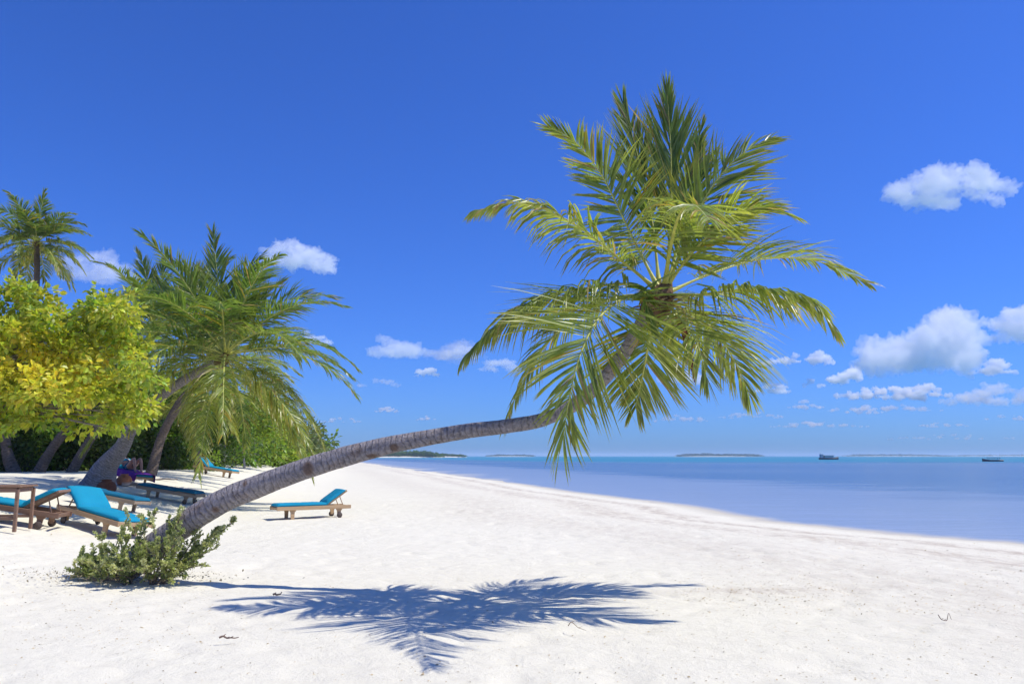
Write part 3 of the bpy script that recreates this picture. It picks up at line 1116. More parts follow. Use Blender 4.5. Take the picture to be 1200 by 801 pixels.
GU = 'undergrowth shrubs behind the palm trunks'
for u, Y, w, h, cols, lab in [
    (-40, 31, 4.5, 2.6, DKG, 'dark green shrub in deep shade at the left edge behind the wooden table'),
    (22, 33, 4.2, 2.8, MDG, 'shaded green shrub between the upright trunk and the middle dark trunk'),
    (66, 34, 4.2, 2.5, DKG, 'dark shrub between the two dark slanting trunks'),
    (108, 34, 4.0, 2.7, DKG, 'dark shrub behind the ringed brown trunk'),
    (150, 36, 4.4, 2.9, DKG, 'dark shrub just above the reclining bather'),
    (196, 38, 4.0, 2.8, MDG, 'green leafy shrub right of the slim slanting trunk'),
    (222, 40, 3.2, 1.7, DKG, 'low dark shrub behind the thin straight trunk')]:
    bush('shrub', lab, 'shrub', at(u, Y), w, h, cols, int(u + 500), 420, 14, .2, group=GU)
GT = 'broad leaved trees behind the beach'
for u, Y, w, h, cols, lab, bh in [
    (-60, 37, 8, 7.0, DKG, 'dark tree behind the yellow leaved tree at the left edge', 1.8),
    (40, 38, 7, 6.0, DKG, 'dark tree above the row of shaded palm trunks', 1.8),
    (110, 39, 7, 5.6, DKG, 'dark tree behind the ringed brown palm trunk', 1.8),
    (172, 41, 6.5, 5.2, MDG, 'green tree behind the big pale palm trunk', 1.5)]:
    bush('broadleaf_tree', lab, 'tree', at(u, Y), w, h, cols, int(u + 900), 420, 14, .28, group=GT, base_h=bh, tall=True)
for u, v, w, h, cols, lab, bh, sd in [
    (262, 550, 3.6, 4.4, MDG, 'leafy green tree right above the raised far lounger', .5, 1),
    (287, 549, 3.4, 3.9, LTG, 'lime green tree on a thin pale trunk right of the far lounger', 1.3, 2),
    (299, 546, 3.6, 4.4, LTG, 'light green tree on a thin pale leaning trunk, nearest the open sand', 1.5, 3)]:
    f = G(u, v)
    bush('broadleaf_tree', lab, 'tree', f, w * f[1] / 45, h * f[1] / 45, cols, sd + 40, 330, 13, .2 * f[1] / 45, group=GT, base_h=bh * f[1] / 45, tall=True, stem_col=(.4, .36, .32))
GH = 'bushes running down the shore'
for u, Y, w, h, cols, lab in [
    (240, 50, 7, 5.4, MDG, 'tall green bush behind the short palm'),
    (278, 58, 7, 6.0, LTG, 'tall light green bush behind the thin pale trunks'),
    (312, 64, 6, 5.0, MDG, 'green bush right of the thin pale trunks'),
    (328, 74, 7, 5.6, GRG, 'grey green bush in the middle of the sloping row'),
    (345, 88, 8, 5.2, GRG, 'grey green bush near the low end of the sloping row'),
    (358, 104, 8, 4.4, MDG, 'last tall bush before the leaning palm trunk'),
    (340, 78, 5.5, 1.5, LTG, 'low bright green bush above the farthest lounger'),
    (362, 96, 6.5, 1.6, LTG, 'low bright green bush touching the leaning trunk'),
    (316, 62, 5, 1.5, LTG, 'low lime bush at the top of the white sand')]:
    bush('bush', lab, 'bush', at(u, Y), w, h, cols, int(u * 3 + Y), 300, 12, .26 + Y * .0012, group=GH)
# the far wood along the curve of the shore
mb = MB()
r = np.random.default_rng(61)
lobes = []
for k in range(60):
    Y = r.uniform(130, 480)
    x = shore_x(Y) - np.interp(Y, [100, 200, 480], [9, 10, 16]) - r.uniform(0, 40)
    lobes.append((np.array([x, Y, .8 + r.uniform(1.2, 3.0)]), np.array([5, 5, r.uniform(2.0, 3.4)])))
foliage(mb, lobes, 1800, 8, 1.0, np.array(MDG + DKG), r, LEAF4, 1.4, .7)
tag(mb.build('far_wood', M['far_leaf']), 'dark green wood far along the shore beyond the bushes', 'wood', kind='stuff')


# ---- the shrub at the foot of the leaning palm
sf = G(178, 684)
root = empty('beach_shrub', sf)
tag(root, 'low shrub with small pale green leaves at the foot of the leaning palm', 'shrub')
r = np.random.default_rng(31)
SY = sf[1]
tips = []
for u, v, dy in [(90, 672, .1), (103, 660, .1), (108, 650, .2), (122, 642, .1), (128, 654, -.2), (140, 628, .1), (136, 646, -.3), (152, 630, -.2), (168, 606, .1), (160, 612, .2), (185, 598, .1), (180, 616, -.2),
                 (198, 612, .0), (205, 606, .0), (214, 602, .1), (216, 620, -.2), (230, 626, 0), (238, 606, .1), (252, 622, 0), (262, 620, 0), (276, 608, .1), (268, 616, .1), (246, 636, -.1), (232, 650, -.1), (222, 664, -.1),
                 (212, 640, -.3), (196, 640, -.4), (178, 640, -.4), (160, 646, -.4), (148, 660, -.4), (130, 670, -.3), (112, 676, -.1), (170, 664, -.5), (192, 660, -.5), (206, 676, -.2), (185, 628, .3),
                 (150, 606, .2), (120, 624, .3), (240, 660, -.2), (216, 650, .2)]:
    tips.append(P(u, v, SY + dy * .9) - sf)
for k in range(16):      # low sprays spreading to the left
    tips.append(P(r.uniform(88, 175), r.uniform(648, 676), SY + r.uniform(-.5, .3)) - sf)
st, lf = MB(), MB()
cols = np.array([(.40, .44, .19), (.46, .49, .25), (.28, .33, .13), (.53, .54, .32)])
origins = [P(190, 684, SY) - sf, P(178, 686, SY - .05) - sf, P(150, 684, SY) - sf, P(120, 680, SY + .1) - sf]
for k, tip in enumerate(tips):
    o = min(origins, key=lambda q: np.linalg.norm((q - tip)[:2]) + r.uniform(0, .3))
    mid = (o + tip) / 2 + np.array([r.normal(0, .05), r.normal(0, .06), r.uniform(-.02, .08)])
    br = smooth_path([o + np.array([0, 0, -.03]), mid, tip], 14)
    st.tube(br, np.linspace(.011, .003, 14), 5, 0, np.array([.24, .19, .15]))
    twigs = [br]
    for j in range(8):
        s = br[r.integers(4, 13)]
        d = unit(tip - o + r.normal(0, .28, 3) + np.array([0, 0, .18]))
        e = s + d * r.uniform(.06, .17)
        tw = smooth_path([s, (s + e) / 2 + r.normal(0, .015, 3), e], 7)
        st.tube(tw, np.linspace(.005, .002, 7), 4, 0, np.array([.3, .25, .18]))
        twigs.append(tw)
    for w, tw in enumerate(twigs):
        nl = 62 if w == 0 else 42
        q = r.uniform(.42 if w == 0 else .15, 1.0, nl) ** .8
        ps = np.stack([np.interp(q, np.linspace(0, 1, len(tw)), tw[:, c]) for c in range(3)], 1)
        d = unit(unit(tw[-1] - tw[0]) * .7 + r.normal(0, .65, (nl, 3)) + np.array([0, 0, .25]))
        c = cols[r.integers(len(cols))] * r.uniform(.8, 1.2, (nl, 1)) * np.ones((1, 3))
        add_leaves(lf, ps, rand_frames(d, r), r.uniform(.028, .046, nl), c, SPOON)
st.build('stem', M['bark'], root)
lf.build('foliage', M['shrub_leaf'], root)
# dry litter round it
mb = MB()
n = 900
a = r.normal(0, 1, (n, 2))
xx = P(150, 684, SY)[0] + a[:, 0] * .62 - .1
yy = SY + .05 + a[:, 1] * .22
ps = np.stack([xx, yy, base_z(xx, yy) + r.uniform(.06, .10, n)], 1)
add_leaves(mb, ps, rand_frames(unit(r.normal(0, 1, (n, 3)) * np.array([1, 1, .3])), r, .4), r.uniform(.015, .045, n),
           np.array([.30, .25, .20]) * r.uniform(.5, 1.5, (n, 1)), LEAF4)
tag(mb.build('leaf_litter', M['shrub_leaf']), 'grey brown dry leaf litter on the sand round the low shrub', 'leaf litter', kind='stuff')


# ------------------------------------------------------------------ loungers
def rotx(a):
    return np.array([[1, 0, 0], [0, math.cos(a), -math.sin(a)], [0, math.sin(a), math.cos(a)]])


def roty(a):
    return np.array([[math.cos(a), 0, math.sin(a)], [0, 1, 0], [-math.sin(a), 0, math.cos(a)]])


HINGE, BACK, BED = -.36, .64, .36
LS = .88


def lounger_proto(back, wood, cloth, seed=0):
    """+x is the foot end. parts: frame, four legs (two with a wheel), backrest_frame, prop, mattress"""
    root = empty('sun_lounger', (0, 0, 0))
    W = .66
    mb = MB()
    for s in (-1, 1):
        mb.box((0, s * (W / 2 - .018), BED - .06), (2.1, .036, .1), col=None)
    for x in (-1.0, -.36, .33, 1.02):
        mb.box((x, 0, BED - .06), (.05, W - .075, .07))
    for x in np.arange(-.30, 1.0, .094):
        mb.box((x, 0, BED - .0185), (.065, W - .08, .018), bevel=.004)
    mb.build('frame', M[wood], root)
    for x, s in ((.60, -1), (.60, 1), (-.72, -1), (-.72, 1)):
        wheel = x < 0
        mb = MB()
        y = s * (W / 2 - .06)
        hgt = BED - .1 - (.07 if wheel else 0)
        # a turned-out leg: wide bracket on top, tapering down
        prof = [(-.11, BED - .012), (.11, BED - .012), (.10, BED - .10), (.055, BED - .17), (.045, 0 if not wheel else .07), (-.045, 0 if not wheel else .07), (-.05, BED - .17), (-.10, BED - .10)]
        V = [(x + a, y + t * .022, z) for t in (-1, 1) for a, z in prof]
        k = len(prof)
        side = [[j, (j + 1) % k, (j + 1) % k + k, j + k] for j in range(k)]
        caps = [list(range(k))[::-1], [j + k for j in range(k)]]
        mb.add(np.array(V), [np.array(side), np.array(caps)])
        leg = mb.build('leg', M[wood], root)
        if wheel:
            mb = MB()
            mb.lathe([(.0, -.022), (.03, -.026), (.035, -.02), (.066, -.02), (.078, -.012), (.078, .012), (.066, .02), (.035, .02), (.03, .026), (.0, .022)], 20, 'y',
                     (x, y + s * .048, .078), col=np.array([.10, .075, .06]))
            mb.build('wheel', M['rubber'], leg)
    Rb = roty(back)       # the backrest leans up toward -x
    ex = np.array([-math.cos(back), 0, math.sin(back)])
    mb = MB()
    hz = np.array([HINGE, 0, BED - .01])
    for s in (-1, 1):
        mb.box(hz + ex * BACK / 2 + np.array([0, s * (W / 2 - .075), 0]), (BACK, .032, .05), Rb)
    for q in np.linspace(.06, BACK - .03, 8):
        mb.box(hz + ex * q + np.array([0, 0, .0]), (.06, W - .2, .02), Rb, bevel=.004)
    mb.box(hz + ex * (BACK + .03), (.06, W - .09, .05), Rb)
    mb.build('backrest_frame', M[wood], root)
    if back > .15:
        mb = MB()
        a = hz + ex * BACK * .72
        b = np.array([a[0] - .13, 0, BED - .05])
        for s in (-1, 1):
            mb.tube([a + np.array([0, s * .2, 0]), b + np.array([0, s * .2, 0])], .013, 8)
        mb.tube([b + np.array([0, -.29, 0]), b + np.array([0, .29, 0])], .013, 8)
        mb.build('prop', M[wood], root)
    # mattress: a rounded slab that bends at the hinge
    mb = MB()
    r = np.random.default_rng(seed)
    th, hw = .075, W / 2 - .015
    s0 = np.concatenate([np.linspace(-BACK - .02, 1.05 - HINGE - .02, 60)])
    cross = [(-hw, .012), (-hw + .004, .05), (-hw + .03, th), (-hw * .5, th + .006), (0, th + .008), (hw * .5, th + .006), (hw - .03, th), (hw - .004, .05), (hw, .012), (hw - .02, 0), (-hw + .02, 0)]
    rows = []
    for sv in s0:
        e = min(sv - s0[0], s0[-1] - sv)
        k = min(1, .35 + .65 * math.sqrt(max(0, min(1, e / .05))))
        seam = 1 - .18 * math.exp(-((sv - .0) / .03) ** 2) - .12 * math.exp(-((sv - .62) / .03) ** 2)
        bl = 1 / (1 + math.exp(-max(-60, min(60, sv / .035))))       # 0 on the back, 1 on the seat
        row = []
        for y, z in cross:
            z = z * k * seam + .003 + (r.normal(0, .0012) if z > .03 else 0)
            pb = np.array([HINGE, 0, BED - .008]) + ex * (-sv) + np.array([math.sin(back), 0, math.cos(back)]) * (z + .022)
            pf = np.array([HINGE + sv, 0, BED - .008 + z])
            p = pf * bl + pb * (1 - bl)
            row.append((p[0], y * (1 - .02 * (1 - k)), p[2]))
        rows.append(row)
    V = np.array(rows)
    n, k = V.shape[:2]
    idx = np.arange(n * k).reshape(n, k)
    nx = np.roll(idx, -1, 1)
    Qs = np.stack([idx[:-1], idx[1:], nx[1:], nx[:-1]], -1).reshape(-1, 4)
    mb.add(V.reshape(-1, 3), [Qs], smooth=True)
    for row, rev in ((0, False), (n - 1, True)):
        f = np.arange(k)[::-1] if rev else np.arange(k)
        mb.add(V[row], [f[None]])
    mb.build('mattress', M[cloth], root)
    return root


def set_down(o, u, v, rot, label, Y=None):
    g = G(u, v) if Y is None else at(u, Y)
    o.location = tuple(g)
    ax = np.array([math.cos(rot), math.sin(rot)])
    z1, z2 = gz(*(g[:2] + ax * .6)), gz(*(g[:2] - ax * .7))
    w = np.array([-ax[1], ax[0]]) * .3
    z3, z4 = gz(*(g[:2] + w)), gz(*(g[:2] - w))
    o.location[2] = (z1 + z2 + z3 + z4) / 4 - .004
    o.rotation_mode = 'XYZ'
    o.scale = (LS, LS, LS)
    o.rotation_euler = (math.atan2(z3 - z4, .6), -math.atan2(z1 - z2, 1.3), rot)
    tag(o, label, 'sun lounger', 'turquoise cushioned sun loungers on the beach')
    return o


up_ = lounger_proto(.60, 'teak', 'cushion', 1)
high = lounger_proto(.60, 'teak', 'cushion', 2)
flat = lounger_proto(.0, 'grey_teak', 'cushion_dark', 3)
shade = lounger_proto(.62, 'dark_wood', 'cushion', 4)
set_down(up_, 364, 606.5, rad(213), 'turquoise sun lounger standing alone on open sand right of the leaning trunk')
set_down(high, 118, 621, rad(-36), 'turquoise sun lounger with steep backrest, next to the low shrub')
high.scale = (1.06, 1.0, .86)
set_down(shade, 6, 611, rad(188), 'turquoise sun lounger cut by the left edge, behind the brown wooden table')
set_down(flat, 126, 595, rad(-14), 'flat dark teal sun lounger just behind the steep backed one')
o = copy_tree(flat)
set_down(o, 198, 586, rad(172), 'flat dark teal sun lounger in dappled shade just left of the leaning trunk')
o = copy_tree(up_)
set_down(o, 252, 557, rad(-12), 'turquoise sun lounger with raised backrest beside the thin straight trunk')
o = copy_tree(up_)
set_down(o, 336, 543, rad(-8), 'tiny distant turquoise sun lounger below the low bright green bush', Y=74)
o = copy_tree(up_)
set_down(o, 304, 545, rad(-20), 'tiny distant turquoise sun lounger partly behind the thin pale trunks', Y=63)
o = copy_tree(up_)
set_down(o, 151, 565, rad(-38), 'sun lounger under a purple cloth where the bather reclines')
LOUNGE = o

# ---- wooden side table
tb = G(2, 620)
t = empty('side_table', tb, rad(8))
tag(t, 'dark brown wooden side table at the left edge of the picture', 'table')
H = .70
mb = MB()
for k in range(6):
    mb.box((0, -.275 + k * .11, H - .015), (.72, .10, .03))
mb.build('table_top', M['dark_wood'], t)
mb = MB()
for s in (-1, 1):
    mb.box((0, s * .29, H - .07), (.60, .03, .07))
    mb.box((s * .30, 0, H - .07), (.03, .52, .07))
mb.build('apron', M['dark_wood'], t)
for sx in (-1, 1):
    for sy in (-1, 1):
        MB().box((sx * .31, sy * .28, (H - .03) / 2 - .02), (.05, .05, H - .03)).build('leg', M['dark_wood'], t)
for sy in (-1, 1):
    MB().box((0, sy * .28, .19), (.56, .03, .05)).build('stretcher', M['dark_wood'], t)

# ---- clay jars
def jar(name, label, u, v, radius, colA, colB):
    g = G(u, v)
    o = empty(name, g)
    tag(o, label, 'jar')
    prof = [(0, 0), (.55, 0), (.82, .22), (1.0, .62), (.98, .95), (.78, 1.3), (.5, 1.48), (.46, 1.56), (.54, 1.62), (.5, 1.66), (.40, 1.6), (.40, 1.45), (0, 1.42)]
    mb = MB()
    n0 = 0
    mb.lathe(np.array(prof) * radius, 28, col=np.array(colA))
    V, C, U = mb.v[0]
    C = np.where((fbm(V * 3 / radius * .35 + 5, 3, 3) + (V[:, 0] - V[:, 2] * .8) / radius * .5 > .25)[:, None], np.array(colB), C)
    mb.v[0] = (V, C, U)
    mb.build('body', M['clay'], o)
    return o


jar('clay_jar', 'round orange clay jar patched with white, right of the big pale trunk', 145, 569, .22, (.45, .17, .08), (.62, .52, .45))
jar('clay_jar', 'round dark brown clay jar in front of the big pale trunk, half behind a lounger', 124, 580, .26, (.16, .065, .04), (.20, .08, .05))

# ---- the bather
def skin_mesh(name, joints, edges, parent, mat, col, levels=2):
    me = bpy.data.meshes.new(name)
    me.from_pydata([tuple(j[0]) for j in joints], edges, [])
    ob = bpy.data.objects.new(name, me)
    COL.objects.link(ob)
    sk = ob.modifiers.new('skin', 'SKIN')
    sk.use_smooth_shade = True
    if not me.skin_vertices:
        me.skin_vertices.new()
    for k, j in enumerate(joints):
        rr = j[1]
        me.skin_vertices[0].data[k].radius = (rr, rr) if np.isscalar(rr) else rr
    me.skin_vertices[0].data[0].use_root = True
    sb = ob.modifiers.new('sub', 'SUBSURF')
    sb.levels = sb.render_levels = levels
    dg = bpy.context.evaluated_depsgraph_get()
    dg.update()
    m2 = bpy.data.meshes.new_from_object(ob.evaluated_get(dg))
    m2.name = name
    bpy.data.objects.remove(ob)
    bpy.data.meshes.remove(me)
    for p in m2.polygons:
        p.use_smooth = True
    m2.materials.clear()
    m2.materials.append(mat)
    a = m2.attributes.new('tint', 'FLOAT_COLOR', 'POINT')
    a.data.foreach_set('color', np.tile(np.array([*col, 1.0], dtype=np.float32), len(m2.vertices)))
    ob = bpy.data.objects.new(name, m2)
    COL.objects.link(ob)
    ob.parent = parent
    return ob


who = empty('person', LOUNGE.location)
who.scale = (.95, .95, .95)
who.rotation_euler = LOUNGE.rotation_euler
who.location[0] -= .2 * math.cos(rad(-38))
who.location[1] -= .2 * math.sin(rad(-38))
who.location[2] -= .03
tag(who, 'person reclining under the palms with knees drawn up, on a purple cloth', 'person')
B = BED + .09
J, E = [], []


def j(p, r, parent=None):
    J.append((np.array(p, float), r))
    if parent is not None:
        E.append((parent, len(J) - 1))
    return len(J) - 1


pel = j((.05, 0, B + .11), (.14, .10))
wa = j((-.12, 0, B + .13), (.125, .095), pel)
ch = j((-.34, 0, B + .22), (.15, .105), wa)
shd = j((-.50, 0, B + .31), (.11, .07), ch)
nk = j((-.57, 0, B + .37), .05, shd)
hd0 = j((-.62, 0, B + .42), .085, nk)
hd1 = j((-.69, 0, B + .49), .098, hd0)
j((-.735, 0, B + .55), .06, hd1)
for s in (-1, 1):
    hp = j((.10, s * .09, B + .10), .085, pel)
    kn = j((.42, s * .11, B + .46), .058, hp)
    cf = j((.53, s * .11, B + .30), .056, kn)
    an = j((.66, s * .11, B + .05), .034, cf)
    j((.80, s * .115, B + .03), (.03, .02), an)
    sh = j((-.47, s * .17, B + .28), .055, shd)
    el = j((-.26, s * .27, B + .13), .04, sh)
    wr_ = j((-.04, s * .20, B + .24), .028, el)
    hn = j((.03, s * .14, B + .26), (.034, .016), wr_)
    for q in range(4):
        f1_ = j((.085, s * (.165 - q * .02), B + .262), .010, hn)
        j((.115, s * (.16 - q * .02), B + .25), .008, f1_)
    th_ = j((.055, s * .105, B + .275), .010, hn)
    j((.08, s * .095, B + .27), .008, th_)
skin_mesh('body', J, E, who, M['skin'], (.42, .23, .16))
mb = MB()
hc = np.array([-.705, 0, B + .495])
ball = []
for q in np.linspace(.02, .98, 10):
    ball.append((math.sin(q * math.pi) * .118, -math.cos(q * math.pi) * .125))
mb.lathe(ball, 16, col=np.array([.05, .032, .02]))
V, C, U = mb.v[0]
V = V @ roty(-.8).T + hc + np.array([-.03, 0, .03])
mb.v[0] = (V, C, U)
mb.build('hair', M['fibre'], who)
mb = MB()
for x0, x1, ra, rb in ((-.40, -.28, (.165, .122), (.16, .12)),):
    mb.tube(smooth_path([(x0, 0, B + .24), (x1, 0, B + .19)], 6), .16, 16, flat=.78)
mb.tube(smooth_path([(-.02, 0, B + .125), (.13, 0, B + .11)], 6), .165, 16, flat=.75)
mb.build('swimsuit', M['cushion_dark'], who)

# the purple cloth hangs over the lounger
mb = MB()
r = np.random.default_rng(8)
us, ws = np.linspace(-.75, 1.1, 40), np.linspace(-.62, .62, 34)
Vc = []
for a in us:
    for b in ws:
        over = max(0, abs(b) - .335)
        y = math.copysign(min(abs(b), .335) + .02 * (over > 0) + over * .12 + .018 * math.sin(a * 22 + b) * min(1, over * 6), b)
        z = BED + .088 - over * .93 + .004 * math.sin(a * 13 + b * 17)
        if a < HINGE:
            z += (HINGE - a) * .68
        Vc.append((a, y, z))
V = np.array(Vc)
idx = np.arange(len(us) * len(ws)).reshape(len(us), len(ws))
Qs = np.stack([idx[:-1, :-1], idx[1:, :-1], idx[1:, 1:], idx[:-1, 1:]], -1).reshape(-1, 4)
mb.add(V, [Qs], smooth=True)
o = mb.build('beach_cloth', M['purple'])
o.location = LOUNGE.location
o.rotation_euler = LOUNGE.rotation_euler
o.scale = (LS, LS, LS)
tag(o, 'purple cloth draped over the lounger under the reclining bather', 'cloth')

# ------------------------------------------------------------------ litter on the sand
def twig(label, u, v, ln, rot, seed, name='twig', colr=(.22, .15, .11), rad_=.007):
    g = G(u, v)
    r = np.random.default_rng(seed)
    mb = MB()
    pts = [np.array([x * ln, r.normal(0, .03) * ln, .012 + abs(r.normal(0, .02)) + .03]) for x in np.linspace(-.5, .5, 6)]
    mb.tube(smooth_path(pts, 16), np.linspace(rad_, rad_ * .4, 16), 6, 0, np.array(colr))
    for k in range(3):
        s = pts[1 + k]
        mb.tube(smooth_path([s, s + np.array([ln * .12, r.choice([-1, 1]) * ln * .1, .012])], 5), np.linspace(rad_ * .6, rad_ * .3, 5), 5, 0, np.array(colr))
    o = mb.build(name, M['bark'])
    o.location = tuple(g + np.array([0, 0, -.012]))
    o.rotation_euler = (0, 0, rot)
    tag(o, label, 'twig')
    return o


twig('dark curled twig lying on the sand left of the palm crown shadow', 268, 753, .15, .3, 1, rad_=.009)
twig('thin bent stalk on the sand right of the shadow, near the bottom', 676, 741, .22, -.9, 2, rad_=.004, colr=(.4, .3, .2))
twig('brown twig on the sand at the right, in front of the water', 1108, 731, .12, .1, 3, rad_=.004)
twig('small brown twig beside the low shrub and the shadow', 325, 700, .09, .2, 4, rad_=.012)
# driftwood near the bather
twig('grey driftwood branch lying on the sand right of the bather', 192, 563, .9, .2, 6, 'driftwood', (.22, .19, .17), .045)
# flecks of coral, leaf and weed that nobody could count
mb = MB()
r = np.random.default_rng(77)
ps = []
for u0, u1, v0, v1, n in [(0, 1200, 640, 801, 1500), (820, 1200, 600, 720, 2600), (790, 1010, 680, 703, 550), (0, 260, 670, 760, 420), (250, 1000, 560, 640, 900)]:
    us = r.uniform(u0, u1, n)
    vs = r.uniform(v0, v1, n)
    for u, v in zip(us, vs):
        d = P(u, v, 1.0) - CAM
        tt = 1.5 / -d[2]
        x, y = d[0] * tt, tt
        if inland(x, y) > 1.0:
            ps.append((x, y))
ps = np.array(ps)
# follow the modelled bumps of the sand
p3 = np.stack([ps[:, 0], ps[:, 1], np.zeros(len(ps))], 1)
ft = fbm(p3 * 2.6, 3, 5)
ft = -np.clip(ft - .12, 0, 1) * .075 + np.clip(ft, -1, 0) * .012
nr = np.clip(1 - np.hypot(ps[:, 0], ps[:, 1] - 8) / 45, 0, 1)
dd = inland(ps[:, 0], ps[:, 1])
zz = base_z(ps[:, 0], ps[:, 1]) + (fbm(p3 * .45, 3, 3) * .03 + ft + fbm(p3 * 8, 2, 9) * .007) * nr * sstep(-1, 5, dd) + .004
n = len(ps)
dirs = unit(r.normal(0, 1, (n, 3)) * np.array([1, 1, .2]))
sz = np.abs(r.normal(0, .011, n)) + .006
add_leaves(mb, np.stack([ps[:, 0], ps[:, 1], zz], 1), rand_frames(dirs, r, .3), sz, np.array([.42, .33, .24]) * r.uniform(.5, 1.6, (n, 1)), LEAF4)
tag(mb.build('beach_debris', M['shrub_leaf']), 'flecks of dry leaf, coral and weed scattered over the white sand', 'debris', kind='stuff')

# ------------------------------------------------------------------ far islands and boats
def island(label, u0, u1, Y, hgt, seed, beach=True, cols=DKG, n=2200):
    r = np.random.default_rng(seed)
    x0, x1 = P(u0, 534, Y)[0], P(u1, 534, Y)[0]
    w, cx = (x1 - x0) / 2, (x0 + x1) / 2
    xs_ = np.linspace(-1.04, 1.04, 90)
    yd = w * .18
    ys_ = np.linspace(-1, 1, 12)
    V = []
    for b in ys_:
        for a in xs_:
            rr = math.hypot(a, b)
            V.append((a * w, b * yd, SEA + 2.0 * max(0, 1 - rr ** 2) ** .5 - .3))
    idx = np.arange(len(xs_) * len(ys_)).reshape(len(ys_), len(xs_))
    Qs = np.stack([idx[:-1, :-1], idx[:-1, 1:], idx[1:, 1:], idx[1:, :-1]], -1).reshape(-1, 4)
    mb = MB().add(np.array(V), [Qs], 0, np.array([0, 0, 0]), smooth=True)
    o = mb.build('island', M['sand'])
    o.location = (cx, Y, 0)
    tag(o, kind='structure')
    mb = MB()
    lobes = []
    for k in range(70):
        a = -.93 + 1.88 * (k + r.random()) / 70
        e = (1 - abs(a) ** 4) * (.55 + .45 * vnoise(np.array([[a * 4, seed, 0]]))[0] ** 2 + .2 * r.random())
        hh = hgt * max(.25, e)
        lobes.append((np.array([a * w, (-.45 if beach else -.6) * yd + r.uniform(0, .6) * yd, hh * .5 + 1.2]), np.array([w * .06, w * .05, hh * .5])))
    foliage(mb, lobes, n, 7, hgt * .16, np.array(cols), r, LEAF4, hgt * .16, .7)
    f = mb.build('far_wood', M['far_leaf'])
    f.location = (cx, Y, 0)
    tag(f, label, 'wood', kind='stuff')


island('tree line of the long low island on the horizon right of the palm', 788, 895, 2300, 8.5, 1, False)
island('faint tree line of the farthest island on the right horizon', 985, 1110, 3400, 10, 2, False)
island('faint tree line of the island at the right edge of the horizon', 1095, 1290, 3600, 9, 3, False)
island('green wood above the white beach of the spit seen under the leaning trunk', 405, 520, 900, 7.5, 4, True, MDG)
island('thin wood at the tip of the spit under the leaning trunk', 490, 548, 1000, 3.4, 5, True, MDG)
island('faint strip of trees on the horizon left of the hanging fronds', 568, 628, 2600, 6, 6, True)


def boat(label, u, v, rot, ln, hull_col, kind):
    Y = (CAM[2] - SEA) * F / (v - HORIZON)
    g = P(u, 534, Y)
    o = empty('boat', (g[0], Y, SEA), rot)
    tag(o, label, 'boat', 'boats moored off the beach')
    st_ = []
    for q in np.linspace(0, 1, 18):
        x = (q - .5) * ln
        b = ln * .13 * (math.sin(min(1, q * 1.25 + .12) * math.pi * .5) if q < .6 else math.cos((q - .6) / .4 * math.pi * .5) ** .7 + .02)
        sh = ln * (.075 + .10 * max(0, q - .62) ** 1.4 * 2.6 + .03 * max(0, .25 - q))
        st_.append([(x, -b, sh), (x, -b * .86, sh * .45), (x, -b * .4, -.12 * ln * .3), (x, b * .4, -.12 * ln * .3), (x, b * .86, sh * .45), (x, b, sh), (x, b * .8, sh * .8), (x, -b * .8, sh * .8)])
    V = np.array(st_)
    n, k = V.shape[:2]
    idx = np.arange(n * k).reshape(n, k)
    nx = np.roll(idx, -1, 1)
    Qs = np.stack([idx[:-1], nx[:-1], nx[1:], idx[1:]], -1).reshape(-1, 4)
    mb = MB().add(V.reshape(-1, 3), [Qs], 0, np.array(hull_col), smooth=True)
    mb.add(V[0], [np.arange(k)[None]], 0, np.array(hull_col))
    mb.build('hull', M['paint'], o)
    mb = MB()
    wz = ln * .075
    if kind == 'cabin':
        mb.box((-ln * .02, 0, wz + ln * .055), (ln * .44, ln * .2, ln * .11), col=np.array([.5, .48, .45]))
        mb.box((-ln * .36, 0, wz + ln * .09), (ln * .12, ln * .16, ln * .18), col=np.array([.35, .38, .42]))
        mb.build('cabin', M['paint'], o)
        MB().box((-ln * .02, 0, wz + ln * .122), (ln * .52, ln * .24, ln * .018), col=np.array([.6, .55, .52])).build('roof', M['paint'], o)
        mb = MB()
        mb.tube([(-ln * .42, 0, wz + .05), (-ln * .42, 0, ln * .32)], ln * .008, 6, col=np.array([.5, .5, .5]))
        mb.build('mast', M['paint'], o)
    else:
        for x in (-.28, -.05, .18):
            for s in (-1, 1):
                mb.tube([(ln * x, s * ln * .1, wz * .8), (ln * x, s * ln * .1, wz + ln * .1)], ln * .008, 6, col=np.array([.3, .25, .22]))
        mb.build('post', M['paint'], o)
        MB().box((-ln * .05, 0, wz + ln * .105), (ln * .56, ln * .25, ln * .02), col=np.array([.25, .22, .24])).build('roof', M['paint'], o)
    return o


boat('low motor boat with cabin moored in front of the right islands, left of two', 971, 538.0, .1, 10.5, (.03, .05, .09), 'cabin')
boat('dark open boat with flat canopy moored near the right edge of the sea', 1163, 540.2, math.pi - .1, 6.6, (.02, .03, .06), 'open')


# ------------------------------------------------------------------ clouds
def cloud_mat(name, dens):
    m, nt, out = new_mat(name)
    v = nt.nodes.new('ShaderNodeVolumeScatter')
    v.inputs['Color'].default_value = (1, 1, 1, 1)
    v.inputs['Density'].default_value = dens
    v.inputs['Anisotropy'].default_value = 0.0
    L(nt, v.outputs[0], out.inputs['Volume'])
    return m


